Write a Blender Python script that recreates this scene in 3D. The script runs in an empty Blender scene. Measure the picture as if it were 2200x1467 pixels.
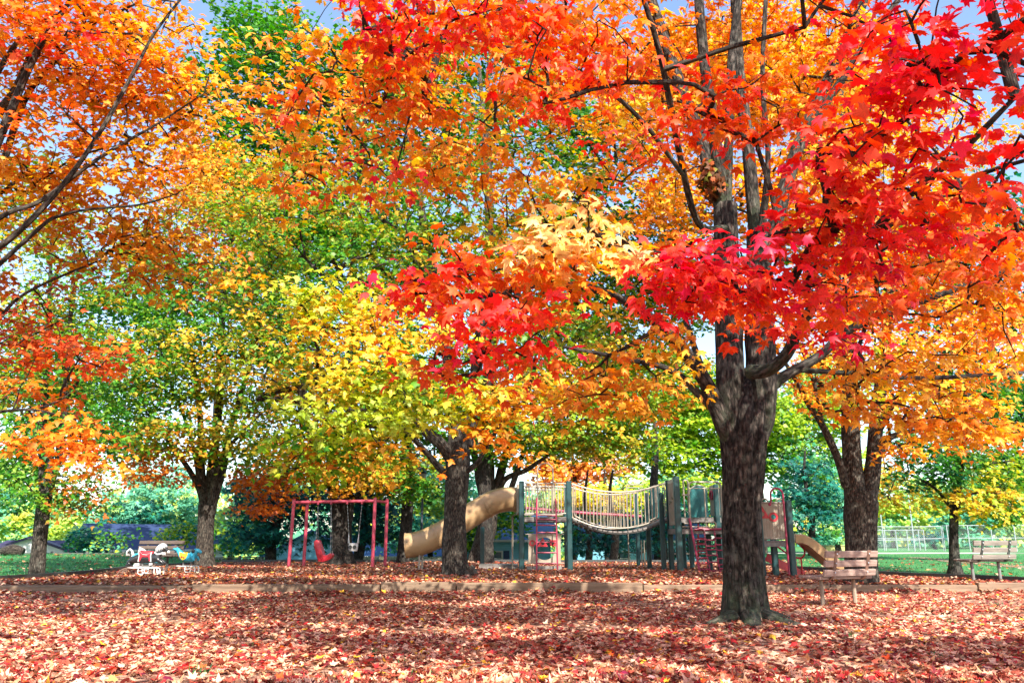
import bpy, bmesh, math, random
import numpy as np
from mathutils import Vector, Matrix, noise as mnoise

random.seed(7)
RNG = np.random.default_rng(7)
C = bpy.context.scene.collection
SC = bpy.context.scene
R = math.radians
PI = math.pi

# ------------------------------------------------------------------ camera, sky, sun, exposure
H, F, PITCH = 1.05, 1711.0, R(14.0)          # eye height, focal length in photo pixels (2200 wide), upward tilt
cam = bpy.data.cameras.new('camera')
cam.lens, cam.sensor_width = 36.0 * F / 2200.0, 36.0
cam.clip_start, cam.clip_end = 0.05, 3000.0
cam_o = bpy.data.objects.new('camera', cam)
C.objects.link(cam_o)
cam_o.location = (0, 0, H)
cam_o.rotation_euler = (R(90) + PITCH, 0, 0)
SC.camera = cam_o

SUN_AZ, SUN_EL = R(160), R(40)                # azimuth measured from +Y towards +X: behind the camera, a little right
SUNV = Vector((math.sin(SUN_AZ) * math.cos(SUN_EL), math.cos(SUN_AZ) * math.cos(SUN_EL), math.sin(SUN_EL)))
W = bpy.data.worlds.new('World')
SC.world = W
W.use_nodes = True
nt = W.node_tree
nt.nodes.clear()
sky = nt.nodes.new('ShaderNodeTexSky')
sky.sky_type = 'NISHITA'
sky.sun_disc = False
sky.sun_elevation = SUN_EL
sky.sun_rotation = SUN_AZ
bg = nt.nodes.new('ShaderNodeBackground')
bg.inputs[1].default_value = 0.15
wo = nt.nodes.new('ShaderNodeOutputWorld')
nt.links.new(sky.outputs[0], bg.inputs[0])
nt.links.new(bg.outputs[0], wo.inputs[0])

sl = bpy.data.lights.new('sun', 'SUN')
sl.energy, sl.angle, sl.color = 5.0, R(0.5), (1.0, 0.93, 0.82)
so = bpy.data.objects.new('sun', sl)
C.objects.link(so)
so.location = SUNV * 60
so.rotation_euler = SUNV.to_track_quat('Z', 'Y').to_euler()
SC.view_settings.view_transform = 'Standard'
SC.view_settings.look = 'None'
SC.view_settings.exposure = 1.35
SC.view_settings.gamma = 1.0
SC.view_settings.use_curve_mapping = False
SC.render.engine = 'CYCLES'
SC.cycles.max_bounces = 8
SC.cycles.diffuse_bounces = 5
SC.cycles.transmission_bounces = 6
SC.cycles.use_denoising = True

# ------------------------------------------------------------------ measuring helpers
cs, sn = math.cos(PITCH), math.sin(PITCH)


def ray(px, py):
    r, u = (px - 1100) / F, (733.5 - py) / F
    return Vector((r, cs - u * sn, sn + u * cs))


def at(px, py, Y):
    d = ray(px, py)
    return d * (Y / d.y) + Vector((0, 0, H))


def gnd(px, py, z=0.0):
    d = ray(px, py)
    return d * ((z - H) / d.z) + Vector((0, 0, H))


def s2l(c):
    return tuple((v / 255 / 12.92) if v / 255 <= 0.04045 else ((v / 255 + 0.055) / 1.055) ** 2.4 for v in c)


# ------------------------------------------------------------------ object helpers
ORG = {}


def thing(name, label, cat, loc=(0, 0, 0), rotz=0.0, group=None):
    o = bpy.data.objects.new(name, None)
    C.objects.link(o)
    o.empty_display_size = 0.2
    o.location = loc
    o.rotation_euler = (0, 0, rotz)
    o['label'], o['category'] = label, cat
    if group:
        o['group'] = group
    ORG[o.name] = Vector(loc)
    return o


def link(name, me, mat, parent=None, kind=None, label=None, loc=None):
    o = bpy.data.objects.new(name, me)
    C.objects.link(o)
    if mat is not None and not me.materials:
        me.materials.append(mat)
    if parent:
        o.parent = parent
        ORG[o.name] = ORG.get(parent.name, Vector((0, 0, 0)))
    if kind:
        o['kind'] = kind
    if label:
        o['label'] = label
    if loc is not None:
        o.location = loc
    return o


class MB:
    """collects boxes, bars and tubes; build() links them as one mesh"""

    def __init__(s):
        s.v, s.f = [], []

    def add(s, vs, fs):
        b = len(s.v)
        s.v += [tuple(v) for v in vs]
        s.f += [tuple(i + b for i in f) for f in fs]
        return s

    def box(s, c, size, rz=0.0, ch=0.0, M=None):
        x, y, z = size[0] / 2, size[1] / 2, size[2] / 2
        if ch <= 0:
            vs = [(-x, -y, -z), (x, -y, -z), (x, y, -z), (-x, y, -z), (-x, -y, z), (x, -y, z), (x, y, z), (-x, y, z)]
            fs = [(0, 3, 2, 1), (4, 5, 6, 7), (0, 1, 5, 4), (1, 2, 6, 5), (2, 3, 7, 6), (3, 0, 4, 7)]
        else:
            bm = bmesh.new()
            bmesh.ops.create_cube(bm, size=1.0)
            bmesh.ops.scale(bm, vec=size, verts=bm.verts)
            bmesh.ops.bevel(bm, geom=bm.edges[:], offset=ch, segments=1, affect='EDGES')
            bm.verts.index_update()
            vs = [v.co.copy() for v in bm.verts]
            fs = [[v.index for v in f.verts] for f in bm.faces]
            bm.free()
        T = Matrix.Translation(c) @ (M if M is not None else Matrix.Rotation(rz, 4, 'Z'))
        return s.add([T @ Vector(v) for v in vs], fs)

    def beam(s, a, b, w, h, up=(0, 0, 1), ch=0.0):
        a, b = Vector(a), Vector(b)
        d = b - a
        L = d.length
        x = d / L
        u = Vector(up)
        y = u.cross(x)
        if y.length < 1e-4:
            y = Vector((0, 1, 0)).cross(x)
        y.normalize()
        z = x.cross(y)
        M = Matrix((x, y, z)).transposed().to_4x4()
        return s.box((a + b) / 2, (L, w, h), ch=ch, M=M)

    def tube(s, pts, r, n=8, cap=True, closed=False):
        pts = [Vector(p) for p in pts]
        m = len(pts)
        rr = r if isinstance(r, (list, tuple)) else [r] * m
        prev = None
        vs = []
        for i, p in enumerate(pts):
            if closed:
                t = pts[(i + 1) % m] - pts[i - 1]
            else:
                t = pts[min(i + 1, m - 1)] - pts[max(i - 1, 0)]
            t.normalize()
            if prev is None:
                a = Vector((0, 0, 1)) if abs(t.z) < 0.9 else Vector((1, 0, 0))
                nrm = (a - t * a.dot(t)).normalized()
            else:
                nrm = (prev - t * prev.dot(t)).normalized()
            prev = nrm
            bi = t.cross(nrm)
            for k in range(n):
                q = 2 * PI * k / n
                vs.append(p + (nrm * math.cos(q) + bi * math.sin(q)) * rr[i])
        fs = []
        for i in range(m if closed else m - 1):
            j = (i + 1) % m
            for k in range(n):
                k2 = (k + 1) % n
                fs.append((i * n + k, i * n + k2, j * n + k2, j * n + k))
        if cap and not closed:
            fs.append(tuple(range(n - 1, -1, -1)))
            fs.append(tuple((m - 1) * n + k for k in range(n)))
        return s.add(vs, fs)

    def lathe(s, prof, n=16, M=None):
        vs, fs = [], []
        for (r, z) in prof:
            for k in range(n):
                q = 2 * PI * k / n
                vs.append(Vector((r * math.cos(q), r * math.sin(q), z)))
        if M is not None:
            vs = [M @ v for v in vs]
        m = len(prof)
        for i in range(m - 1):
            for k in range(n):
                k2 = (k + 1) % n
                fs.append((i * n + k, i * n + k2, (i + 1) * n + k2, (i + 1) * n + k))
        fs.append(tuple(range(n - 1, -1, -1)))
        fs.append(tuple((m - 1) * n + k for k in range(n)))
        return s.add(vs, fs)

    def prism(s, poly, a, b, M):
        """polygon in local xz, extruded along local y from a to b"""
        n = len(poly)
        vs = [M @ Vector((p[0], a, p[1])) for p in poly] + [M @ Vector((p[0], b, p[1])) for p in poly]
        fs = [tuple(range(n)), tuple(range(2 * n - 1, n - 1, -1))]
        for i in range(n):
            j = (i + 1) % n
            fs.append((i, i + n, j + n, j))
        return s.add(vs, fs)

    def ring(s, po, pi_, a, b, M):
        """outer and inner polygons (same count): a plate with a hole"""
        n = len(po)
        vs = []
        for y in (a, b):
            vs += [M @ Vector((p[0], y, p[1])) for p in po] + [M @ Vector((p[0], y, p[1])) for p in pi_]
        fs = []
        for i in range(n):
            j = (i + 1) % n
            fs += [(i, j, n + j, n + i), (2 * n + i, 3 * n + i, 3 * n + j, 2 * n + j),
                   (i, 2 * n + i, 2 * n + j, j), (n + i, n + j, 3 * n + j, 3 * n + i)]
        return s.add(vs, fs)

    def mesh(s, name, off=None, smooth=False):
        me = bpy.data.meshes.new(name)
        vs = s.v if off is None else [(v[0] - off[0], v[1] - off[1], v[2] - off[2]) for v in s.v]
        me.from_pydata(vs, [], s.f)
        bm = bmesh.new()
        bm.from_mesh(me)
        bmesh.ops.recalc_face_normals(bm, faces=bm.faces[:])
        bm.to_mesh(me)
        bm.free()
        if smooth:
            me.shade_smooth() if hasattr(me, 'shade_smooth') else None
            try:
                me.set_sharp_from_angle(angle=R(40))
            except Exception:
                pass
        me.update()
        return me

    def build(s, name, mat, parent=None, world=True, smooth=True, kind=None, label=None):
        off = ORG.get(parent.name) if (parent and world) else None
        return link(name, s.mesh(name, off, smooth), mat, parent, kind, label)


def tagged(o, label, cat, group=None):
    o['label'], o['category'] = label, cat
    if group:
        o['group'] = group
    return o


# ------------------------------------------------------------------ materials
def mat_new(name):
    m = bpy.data.materials.new(name)
    m.use_nodes = True
    t = m.node_tree
    b = t.nodes['Principled BSDF']
    return m, t, b


def N(t, kind, **kw):
    n = t.nodes.new(kind)
    for k, v in kw.items():
        if k.startswith('i_'):
            n.inputs[k[2:].replace('_', ' ')].default_value = v
        else:
            setattr(n, k, v)
    return n


def ramp(t, fac, stops):
    r = t.nodes.new('ShaderNodeValToRGB')
    e = r.color_ramp.elements
    while len(e) < len(stops):
        e.new(0.5)
    for i, (p, c) in enumerate(stops):
        e[i].position = p
        e[i].color = (*c, 1)
    t.links.new(fac, r.inputs[0])
    return r.outputs[0]


def plain(name, col, rough=0.5, var=0.15, scale=6.0, metallic=0.0, bump=0.0, spec=0.5):
    """painted, plastic or metal surface with slight weathering"""
    m, t, b = mat_new(name)
    tc = N(t, 'ShaderNodeTexCoord')
    n1 = N(t, 'ShaderNodeTexNoise', i_Scale=scale, i_Detail=6.0, i_Roughness=0.65)
    t.links.new(tc.outputs['Object'], n1.inputs['Vector'])
    lo = tuple(max(0, v * (1 - var * 1.6)) for v in col)
    hi = tuple(min(1, v * (1 + var)) for v in col)
    c = ramp(t, n1.outputs[0], [(0.3, lo), (0.5, col), (0.75, hi)])
    t.links.new(c, b.inputs['Base Color'])
    b.inputs['Roughness'].default_value = rough
    b.inputs['Metallic'].default_value = metallic
    b.inputs['Specular IOR Level'].default_value = spec
    if bump:
        n2 = N(t, 'ShaderNodeTexNoise', i_Scale=scale * 8, i_Detail=4.0)
        t.links.new(tc.outputs['Object'], n2.inputs['Vector'])
        bp = N(t, 'ShaderNodeBump', i_Strength=bump, i_Distance=0.01)
        t.links.new(n2.outputs[0], bp.inputs['Height'])
        t.links.new(bp.outputs[0], b.inputs['Normal'])
    return m


def wood(name, c1, c2, c3, sx=3.0, axis='X', rough=0.8):
    m, t, b = mat_new(name)
    tc = N(t, 'ShaderNodeTexCoord')
    mp = N(t, 'ShaderNodeMapping')
    k = {'X': (sx, sx * 14, sx * 14), 'Y': (sx * 14, sx, sx * 14), 'Z': (sx * 14, sx * 14, sx)}[axis]
    mp.inputs['Scale'].default_value = k
    t.links.new(tc.outputs['Object'], mp.inputs[0])
    oi = N(t, 'ShaderNodeObjectInfo')
    ad = N(t, 'ShaderNodeVectorMath', operation='ADD')
    t.links.new(mp.outputs[0], ad.inputs[0])
    ml = N(t, 'ShaderNodeMath', operation='MULTIPLY')
    ml.inputs[1].default_value = 57.0
    t.links.new(oi.outputs['Random'], ml.inputs[0])
    t.links.new(ml.outputs[0], ad.inputs[1])
    n1 = N(t, 'ShaderNodeTexNoise', i_Scale=1.0, i_Detail=8.0, i_Roughness=0.7, i_Distortion=0.6)
    t.links.new(ad.outputs[0], n1.inputs['Vector'])
    t.links.new(ramp(t, n1.outputs[0], [(0.25, c1), (0.5, c2), (0.72, c3)]), b.inputs['Base Color'])
    b.inputs['Roughness'].default_value = rough
    bp = N(t, 'ShaderNodeBump', i_Strength=0.5, i_Distance=0.006)
    t.links.new(n1.outputs[0], bp.inputs['Height'])
    t.links.new(bp.outputs[0], b.inputs['Normal'])
    return m


def leaf_mat(name, rough=0.45, trans=0.42, spec=0.35):
    m = bpy.data.materials.new(name)
    m.use_nodes = True
    t = m.node_tree
    b = t.nodes['Principled BSDF']
    out = t.nodes['Material Output']
    a = N(t, 'ShaderNodeAttribute', attribute_name='col')
    tc = N(t, 'ShaderNodeTexCoord')
    n1 = N(t, 'ShaderNodeTexNoise', i_Scale=48.0, i_Detail=4.0)
    t.links.new(tc.outputs['Object'], n1.inputs['Vector'])
    hs = N(t, 'ShaderNodeHueSaturation')
    mr = N(t, 'ShaderNodeMapRange')
    mr.inputs[1].default_value, mr.inputs[2].default_value = 0.3, 0.7
    mr.inputs[3].default_value, mr.inputs[4].default_value = 0.72, 1.16
    t.links.new(n1.outputs[0], mr.inputs[0])
    t.links.new(mr.outputs[0], hs.inputs['Value'])
    t.links.new(a.outputs['Color'], hs.inputs['Color'])
    t.links.new(hs.outputs[0], b.inputs['Base Color'])
    b.inputs['Roughness'].default_value = rough
    b.inputs['Specular IOR Level'].default_value = spec
    tr = N(t, 'ShaderNodeBsdfTranslucent')
    hs2 = N(t, 'ShaderNodeHueSaturation', i_Saturation=1.08, i_Value=1.25)
    t.links.new(hs.outputs[0], hs2.inputs['Color'])
    t.links.new(hs2.outputs[0], tr.inputs['Color'])
    mx = N(t, 'ShaderNodeMixShader')
    mx.inputs[0].default_value = trans
    t.links.new(b.outputs[0], mx.inputs[1])
    t.links.new(tr.outputs[0], mx.inputs[2])
    t.links.new(mx.outputs[0], out.inputs['Surface'])
    return m


def bark_mat(name, dark, mid, light, moss=None, fur=1.0, lich=0.5):
    m, t, b = mat_new(name)
    a = N(t, 'ShaderNodeAttribute', attribute_name='bc')
    mp = N(t, 'ShaderNodeMapping')
    mp.inputs['Scale'].default_value = (26 * fur, 26 * fur, 7.5 * fur)
    t.links.new(a.outputs['Vector'], mp.inputs[0])
    n1 = N(t, 'ShaderNodeTexNoise', i_Scale=1.0, i_Detail=9.0, i_Roughness=0.68, i_Distortion=1.1)
    t.links.new(mp.outputs[0], n1.inputs['Vector'])
    vo = N(t, 'ShaderNodeTexVoronoi', feature='DISTANCE_TO_EDGE', i_Scale=0.8)
    t.links.new(mp.outputs[0], vo.inputs['Vector'])
    mul = N(t, 'ShaderNodeMath', operation='MULTIPLY_ADD')
    mul.inputs[1].default_value = 0.62
    t.links.new(vo.outputs['Distance'], mul.inputs[0])
    t.links.new(n1.outputs[0], mul.inputs[2])
    base = ramp(t, mul.outputs[0], [(0.44, dark), (0.62, mid), (0.86, light)])
    n2 = N(t, 'ShaderNodeTexNoise', i_Scale=4.5, i_Detail=7.0, i_Roughness=0.7)
    t.links.new(a.outputs['Vector'], n2.inputs['Vector'])
    lic = ramp(t, n2.outputs[0], [(0.52, (0, 0, 0)), (0.68, (lich, lich, lich))])
    mx = N(t, 'ShaderNodeMixRGB')
    t.links.new(lic, mx.inputs[0])
    t.links.new(base, mx.inputs[1])
    mx.inputs[2].default_value = (0.33, 0.34, 0.28, 1)
    col = mx.outputs[0]
    if moss:
        sp = N(t, 'ShaderNodeSeparateXYZ')
        t.links.new(a.outputs['Vector'], sp.inputs[0])
        mr = N(t, 'ShaderNodeMapRange')
        mr.inputs[1].default_value, mr.inputs[2].default_value = 1.15, 0.0
        mr.inputs[3].default_value, mr.inputs[4].default_value = 0.0, 1.0
        t.links.new(sp.outputs[2], mr.inputs[0])
        n3 = N(t, 'ShaderNodeTexNoise', i_Scale=5.0, i_Detail=8.0, i_Roughness=0.75)
        t.links.new(a.outputs['Vector'], n3.inputs['Vector'])
        ms = ramp(t, n3.outputs[0], [(0.42, (0, 0, 0)), (0.62, (0.8, 0.8, 0.8))])
        mm = N(t, 'ShaderNodeMath', operation='MULTIPLY')
        t.links.new(mr.outputs[0], mm.inputs[0])
        t.links.new(ms, mm.inputs[1])
        m2 = N(t, 'ShaderNodeMixRGB')
        t.links.new(mm.outputs[0], m2.inputs[0])
        t.links.new(col, m2.inputs[1])
        m2.inputs[2].default_value = (*moss, 1)
        col = m2.outputs[0]
    t.links.new(col, b.inputs['Base Color'])
    b.inputs['Roughness'].default_value = 0.92
    b.inputs['Specular IOR Level'].default_value = 0.2
    bp = N(t, 'ShaderNodeBump', i_Strength=1.0, i_Distance=0.05)
    t.links.new(mul.outputs[0], bp.inputs['Height'])
    t.links.new(bp.outputs[0], b.inputs['Normal'])
    return m


def ground_mat(name, stops, sc=9.0, sc2=0.5, bump=0.6, dark=None):
    """small chips of colour (fallen leaves, blades) broken up by larger patches"""
    m, t, b = mat_new(name)
    tc = N(t, 'ShaderNodeTexCoord')
    v = N(t, 'ShaderNodeTexVoronoi', i_Scale=sc, i_Randomness=1.0)
    nn = N(t, 'ShaderNodeTexNoise', i_Scale=sc * 1.7, i_Detail=3.0)
    t.links.new(tc.outputs['Object'], nn.inputs['Vector'])
    ad = N(t, 'ShaderNodeMixRGB', blend_type='ADD')
    ad.inputs[0].default_value = 0.12
    t.links.new(tc.outputs['Object'], ad.inputs[1])
    t.links.new(nn.outputs['Color'], ad.inputs[2])
    t.links.new(ad.outputs[0], v.inputs['Vector'])
    sp = N(t, 'ShaderNodeSeparateColor')
    t.links.new(v.outputs['Color'], sp.inputs[0])
    n2 = N(t, 'ShaderNodeTexNoise', i_Scale=sc2, i_Detail=6.0, i_Roughness=0.6)
    t.links.new(tc.outputs['Object'], n2.inputs['Vector'])
    mm = N(t, 'ShaderNodeMath', operation='MULTIPLY_ADD')
    mm.inputs[1].default_value = 0.7
    t.links.new(sp.outputs[0], mm.inputs[0])
    m3 = N(t, 'ShaderNodeMath', operation='MULTIPLY')
    m3.inputs[1].default_value = 0.36
    t.links.new(n2.outputs[0], m3.inputs[0])
    t.links.new(m3.outputs[0], mm.inputs[2])
    t.links.new(ramp(t, mm.outputs[0], stops), b.inputs['Base Color'])
    b.inputs['Roughness'].default_value = 0.85
    b.inputs['Specular IOR Level'].default_value = 0.2
    bp = N(t, 'ShaderNodeBump', i_Strength=bump, i_Distance=0.03)
    t.links.new(v.outputs['Distance'], bp.inputs['Height'])
    t.links.new(bp.outputs[0], b.inputs['Normal'])
    return m


def siding(name, col, step=0.13, axis='Z', k=0.6):
    m, t, b = mat_new(name)
    tc = N(t, 'ShaderNodeTexCoord')
    w = N(t, 'ShaderNodeTexWave', bands_direction=axis, wave_profile='SAW')
    w.inputs['Scale'].default_value = 0.314 / step
    t.links.new(tc.outputs['Object'], w.inputs['Vector'])
    n = N(t, 'ShaderNodeTexNoise', i_Scale=3.0, i_Detail=5.0)
    t.links.new(tc.outputs['Object'], n.inputs['Vector'])
    t.links.new(ramp(t, n.outputs[0], [(0.3, tuple(c * 0.85 for c in col)), (0.7, col)]), b.inputs['Base Color'])
    bp = N(t, 'ShaderNodeBump', i_Strength=k, i_Distance=0.04)
    t.links.new(w.outputs['Color'], bp.inputs['Height'])
    t.links.new(bp.outputs[0], b.inputs['Normal'])
    b.inputs['Roughness'].default_value = 0.7
    return m


M = {}
M['leaf'] = leaf_mat('maple leaf')
M['needle'] = leaf_mat('needles', rough=0.6, trans=0.25)
M['dry_leaf'] = leaf_mat('fallen leaf', rough=0.6, trans=0.12, spec=0.25)
M['bark_big'] = bark_mat('maple bark', (0.006, 0.005, 0.0045), (0.042, 0.034, 0.029), (0.15, 0.125, 0.105), moss=(0.085, 0.115, 0.065), fur=0.85, lich=0.2)
M['bark'] = bark_mat('bark', (0.010, 0.008, 0.007), (0.055, 0.045, 0.037), (0.15, 0.125, 0.10), fur=1.1, lich=0.25)
M['bark_dark'] = bark_mat('dark bark', (0.008, 0.007, 0.007), (0.032, 0.027, 0.024), (0.085, 0.07, 0.06), fur=1.1, lich=0.2)
M['twig'] = bark_mat('twig bark', (0.015, 0.011, 0.010), (0.055, 0.042, 0.035), (0.13, 0.11, 0.09), fur=2.5, lich=0.3)
M['litter'] = ground_mat('leaf litter ground', [(0.1, (0.10, 0.05, 0.04)), (0.35, (0.2, 0.09, 0.065)), (0.55, (0.3, 0.16, 0.11)), (0.75, (0.42, 0.27, 0.19)), (0.95, (0.5, 0.34, 0.2))], sc=13, sc2=0.7)
M['mulch'] = ground_mat('playground leaves', [(0.1, (0.06, 0.032, 0.022)), (0.4, (0.15, 0.07, 0.042)), (0.65, (0.25, 0.13, 0.075)), (0.95, (0.36, 0.2, 0.11))], sc=9, sc2=0.5)
M['grass'] = ground_mat('lawn', [(0.1, (0.02, 0.11, 0.045)), (0.45, (0.04, 0.2, 0.065)), (0.75, (0.09, 0.25, 0.07)), (0.95, (0.22, 0.27, 0.08))], sc=14, sc2=0.25)
M['blade'] = leaf_mat('grass blade', rough=0.5, trans=0.35)
M['path'] = plain('pale gravel', (0.5, 0.46, 0.4), 0.9, 0.15, 3.0, bump=0.3)
M['dirt'] = plain('bare earth', (0.24, 0.16, 0.1), 0.95, 0.3, 2.0, bump=0.4)
M['timber'] = wood('weathered timber', (0.07, 0.045, 0.028), (0.18, 0.12, 0.078), (0.28, 0.2, 0.135), 1.2, 'X')
M['slat'] = wood('bench slat', (0.12, 0.075, 0.06), (0.27, 0.185, 0.155), (0.38, 0.28, 0.235), 2.6, 'X')
M['slat_grey'] = wood('grey bench slat', (0.10, 0.09, 0.08), (0.2, 0.175, 0.15), (0.3, 0.265, 0.225), 2.6, 'X')
M['steel_brown'] = plain('brown steel', (0.16, 0.095, 0.07), 0.5, 0.3, 9)
M['steel_dark'] = plain('dark steel', (0.045, 0.05, 0.05), 0.45, 0.3, 9)
M['slat_dark'] = wood('dark bench slat', (0.03, 0.022, 0.018), (0.085, 0.06, 0.05), (0.14, 0.105, 0.09), 2.6, 'X')
M['steel_grey'] = plain('grey steel', (0.15, 0.15, 0.145), 0.45, 0.2, 9)
M['galv'] = plain('galvanised steel', (0.42, 0.45, 0.47), 0.4, 0.15, 8, metallic=0.5)
M['wood_post'] = wood('wooden leg', (0.14, 0.1, 0.075), (0.25, 0.19, 0.14), (0.33, 0.26, 0.2), 2.4, 'Z')
M['green_post'] = plain('dark green coated steel', (0.006, 0.042, 0.046), 0.4, 0.35, 4)
M['beige_tube'] = plain('beige powder coat', (0.29, 0.25, 0.195), 0.42, 0.14, 8)
M['beige_panel'] = plain('beige plastic', (0.31, 0.26, 0.2), 0.45, 0.14, 3, bump=0.08)
M['slide'] = plain('tan moulded plastic', (0.35, 0.225, 0.115), 0.3, 0.3, 2.2, bump=0.06)
M['teal_panel'] = plain('dark teal plastic', (0.01, 0.115, 0.115), 0.4, 0.2, 4)
M['red_part'] = plain('red plastic', (0.42, 0.016, 0.03), 0.38, 0.2, 5)
M['magenta'] = plain('faded raspberry paint', (0.29, 0.022, 0.06), 0.42, 0.25, 6)
M['swing_red'] = plain('faded red paint', (0.42, 0.045, 0.08), 0.45, 0.28, 5)
M['deck'] = plain('grey coated deck', (0.16, 0.145, 0.135), 0.65, 0.25, 7, bump=0.15)
M['chain'] = plain('chain steel', (0.2, 0.2, 0.2), 0.45, 0.2, 20, metallic=0.6)
M['black'] = plain('black gloss', (0.02, 0.022, 0.025), 0.25, 0.2, 6)
M['white'] = plain('white paint', (0.5, 0.51, 0.51), 0.4, 0.08, 6)
M['cyan'] = plain('sky blue plastic', (0.03, 0.36, 0.52), 0.35, 0.12, 6)
M['yellow'] = plain('yellow paint', (0.72, 0.42, 0.03), 0.4, 0.1, 6)
M['grey_rubber'] = plain('pale grey rubber', (0.5, 0.5, 0.48), 0.5, 0.1, 9)
M['roof_blue'] = siding('slate blue shingle', (0.022, 0.045, 0.12), 0.22, 'Z', 0.5)
M['roof_dark'] = siding('dark shingle', (0.035, 0.03, 0.075), 0.22, 'Z', 0.5)
M['roof_mid'] = siding('blue grey shingle', (0.03, 0.10, 0.23), 0.22, 'Z', 0.5)
M['siding_white'] = siding('white lap siding', (0.72, 0.74, 0.74))
M['siding_blue'] = siding('pale blue lap siding', (0.17, 0.44, 0.58))
M['siding_cream'] = siding('cream wall', (0.5, 0.46, 0.36))
M['glass'] = plain('window glass', (0.05, 0.09, 0.12), 0.08, 0.2, 2, spec=0.8)
M['fence_dark'] = wood('dark fence board', (0.045, 0.045, 0.05), (0.1, 0.095, 0.095), (0.17, 0.15, 0.13), 1.2, 'Z')
M['fence_tan'] = wood('tan fence board', (0.14, 0.14, 0.09), (0.25, 0.245, 0.16), (0.33, 0.31, 0.21), 1.2, 'Z')
M['lamp_black'] = plain('black lamp metal', (0.02, 0.03, 0.045), 0.4, 0.2, 8)
M['lamp_glass'] = plain('lamp glass', (0.4, 0.45, 0.46), 0.15, 0.05, 4)
M['box_green'] = plain('olive box', (0.28, 0.3, 0.1), 0.6, 0.15, 4)

# ------------------------------------------------------------------ terrain
ZB = 0.17          # level of the playground bed behind the timber edging


def bump2(x, y, s, a, seed=0.0):
    return a * mnoise.noise(Vector((x * s + seed, y * s - seed, seed)))


def front_y(x):            # line of the timber edging
    return 16.55 - 0.0016 * (x - 3) ** 2 + 0.02 * math.sin(x)


def smooth(a, b, x):
    t = min(1, max(0, (x - a) / (b - a)))
    return t * t * (3 - 2 * t)


def gz(x, y):
    fy = front_y(x)
    z = bump2(x, y, 0.35, 0.05, 3.1)
    if y > fy:
        z = ZB + bump2(x, y, 0.25, 0.06, 9.0) * smooth(fy, fy + 2, y)
        # lawn bank on the left
        z += 0.28 * smooth(-11.5, -16, x) * smooth(20, 34, y)
        # land drops to the houses beyond the playground on the left and in the middle
        drop = smooth(34, 52, y) * (1 - smooth(4, 14, x - (y - 34) * 0.12))
        z -= 2.0 * drop
    return z


def sheet(name, xs, ys, zf, mat, kind='structure', inside=None):
    nx, ny = len(xs), len(ys)
    vs = [(x, y, zf(x, y)) for y in ys for x in xs]
    fs = []
    for j in range(ny - 1):
        for i in range(nx - 1):
            if inside is None or inside((xs[i] + xs[i + 1]) / 2, (ys[j] + ys[j + 1]) / 2):
                fs.append((j * nx + i, j * nx + i + 1, (j + 1) * nx + i + 1, (j + 1) * nx + i))
    me = bpy.data.meshes.new(name)
    me.from_pydata(vs, [], fs)
    me.polygons.foreach_set('use_smooth', [True] * len(fs))
    return link(name, me, mat, None, kind)


def lin(a, b, n):
    return [a + (b - a) * i / (n - 1) for i in range(n)]


bed_x0 = lambda y: -11.35 - 0.03 * (y - 17)
bed_x1 = lambda y: 11.4 - 0.36 * (y - 17) if y < 25 else 8.5 + 0.1 * (y - 25)
in_bed = lambda x, y: front_y(x) < y < 33.5 and bed_x0(y) < x < bed_x1(y)


def gz_low(x, y):
    z = gz(x, y)
    return z - 0.45 if 15.8 < y < 17.3 else z - 0.05 if (y < 17.4) else (z - 0.035 if in_bed(x, y) else z)


gx = [-900, -500, -260, -140, -90, -65] + lin(-50, -16, 24) + lin(-15, 15, 41) + lin(16, 50, 24) + [65, 90, 140, 260, 500, 900]
gy = [-300, -120, -60, -30, -18] + lin(-12, 14, 14) + lin(15, 20, 11) + lin(21, 60, 40) + [66, 75, 90, 120, 180, 300, 600, 1200, 2400]
ground = sheet('ground', gx, gy, gz_low, M['grass'])
leafy = sheet('leafy_ground', lin(-16, 16, 81), lin(-14, 15.3, 60) + lin(15.45, 16.7, 9), lambda x, y: min(gz(x, y), 0.06) if y > front_y(x) - 0.05 else gz(x, y), M['litter'])
bedx, bedy = lin(-12.5, 12, 99), lin(16.4, 33.8, 70)


def bed_clip(x, y):
    return (min(max(x, bed_x0(y)), bed_x1(y)), y)


bv, bf = [], []
for y in lin(0, 1, 60):
    for x in lin(0, 1, 80):
        X = 0
        Y = 16.6 + y * 16.9
        X = bed_x0(Y) + x * (bed_x1(Y) - bed_x0(Y))
        Y2 = max(Y, front_y(X) + 0.02)
        bv.append((X, Y2, gz(X, max(Y2, front_y(X) + 0.01))))
for j in range(59):
    for i in range(79):
        bf.append((j * 80 + i, j * 80 + i + 1, (j + 1) * 80 + i + 1, (j + 1) * 80 + i))
me = bpy.data.meshes.new('playground_bed')
me.from_pydata(bv, [], bf)
me.polygons.foreach_set('use_smooth', [True] * len(bf))
bed = link('playground_bed', me, M['mulch'], None, 'structure')
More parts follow.
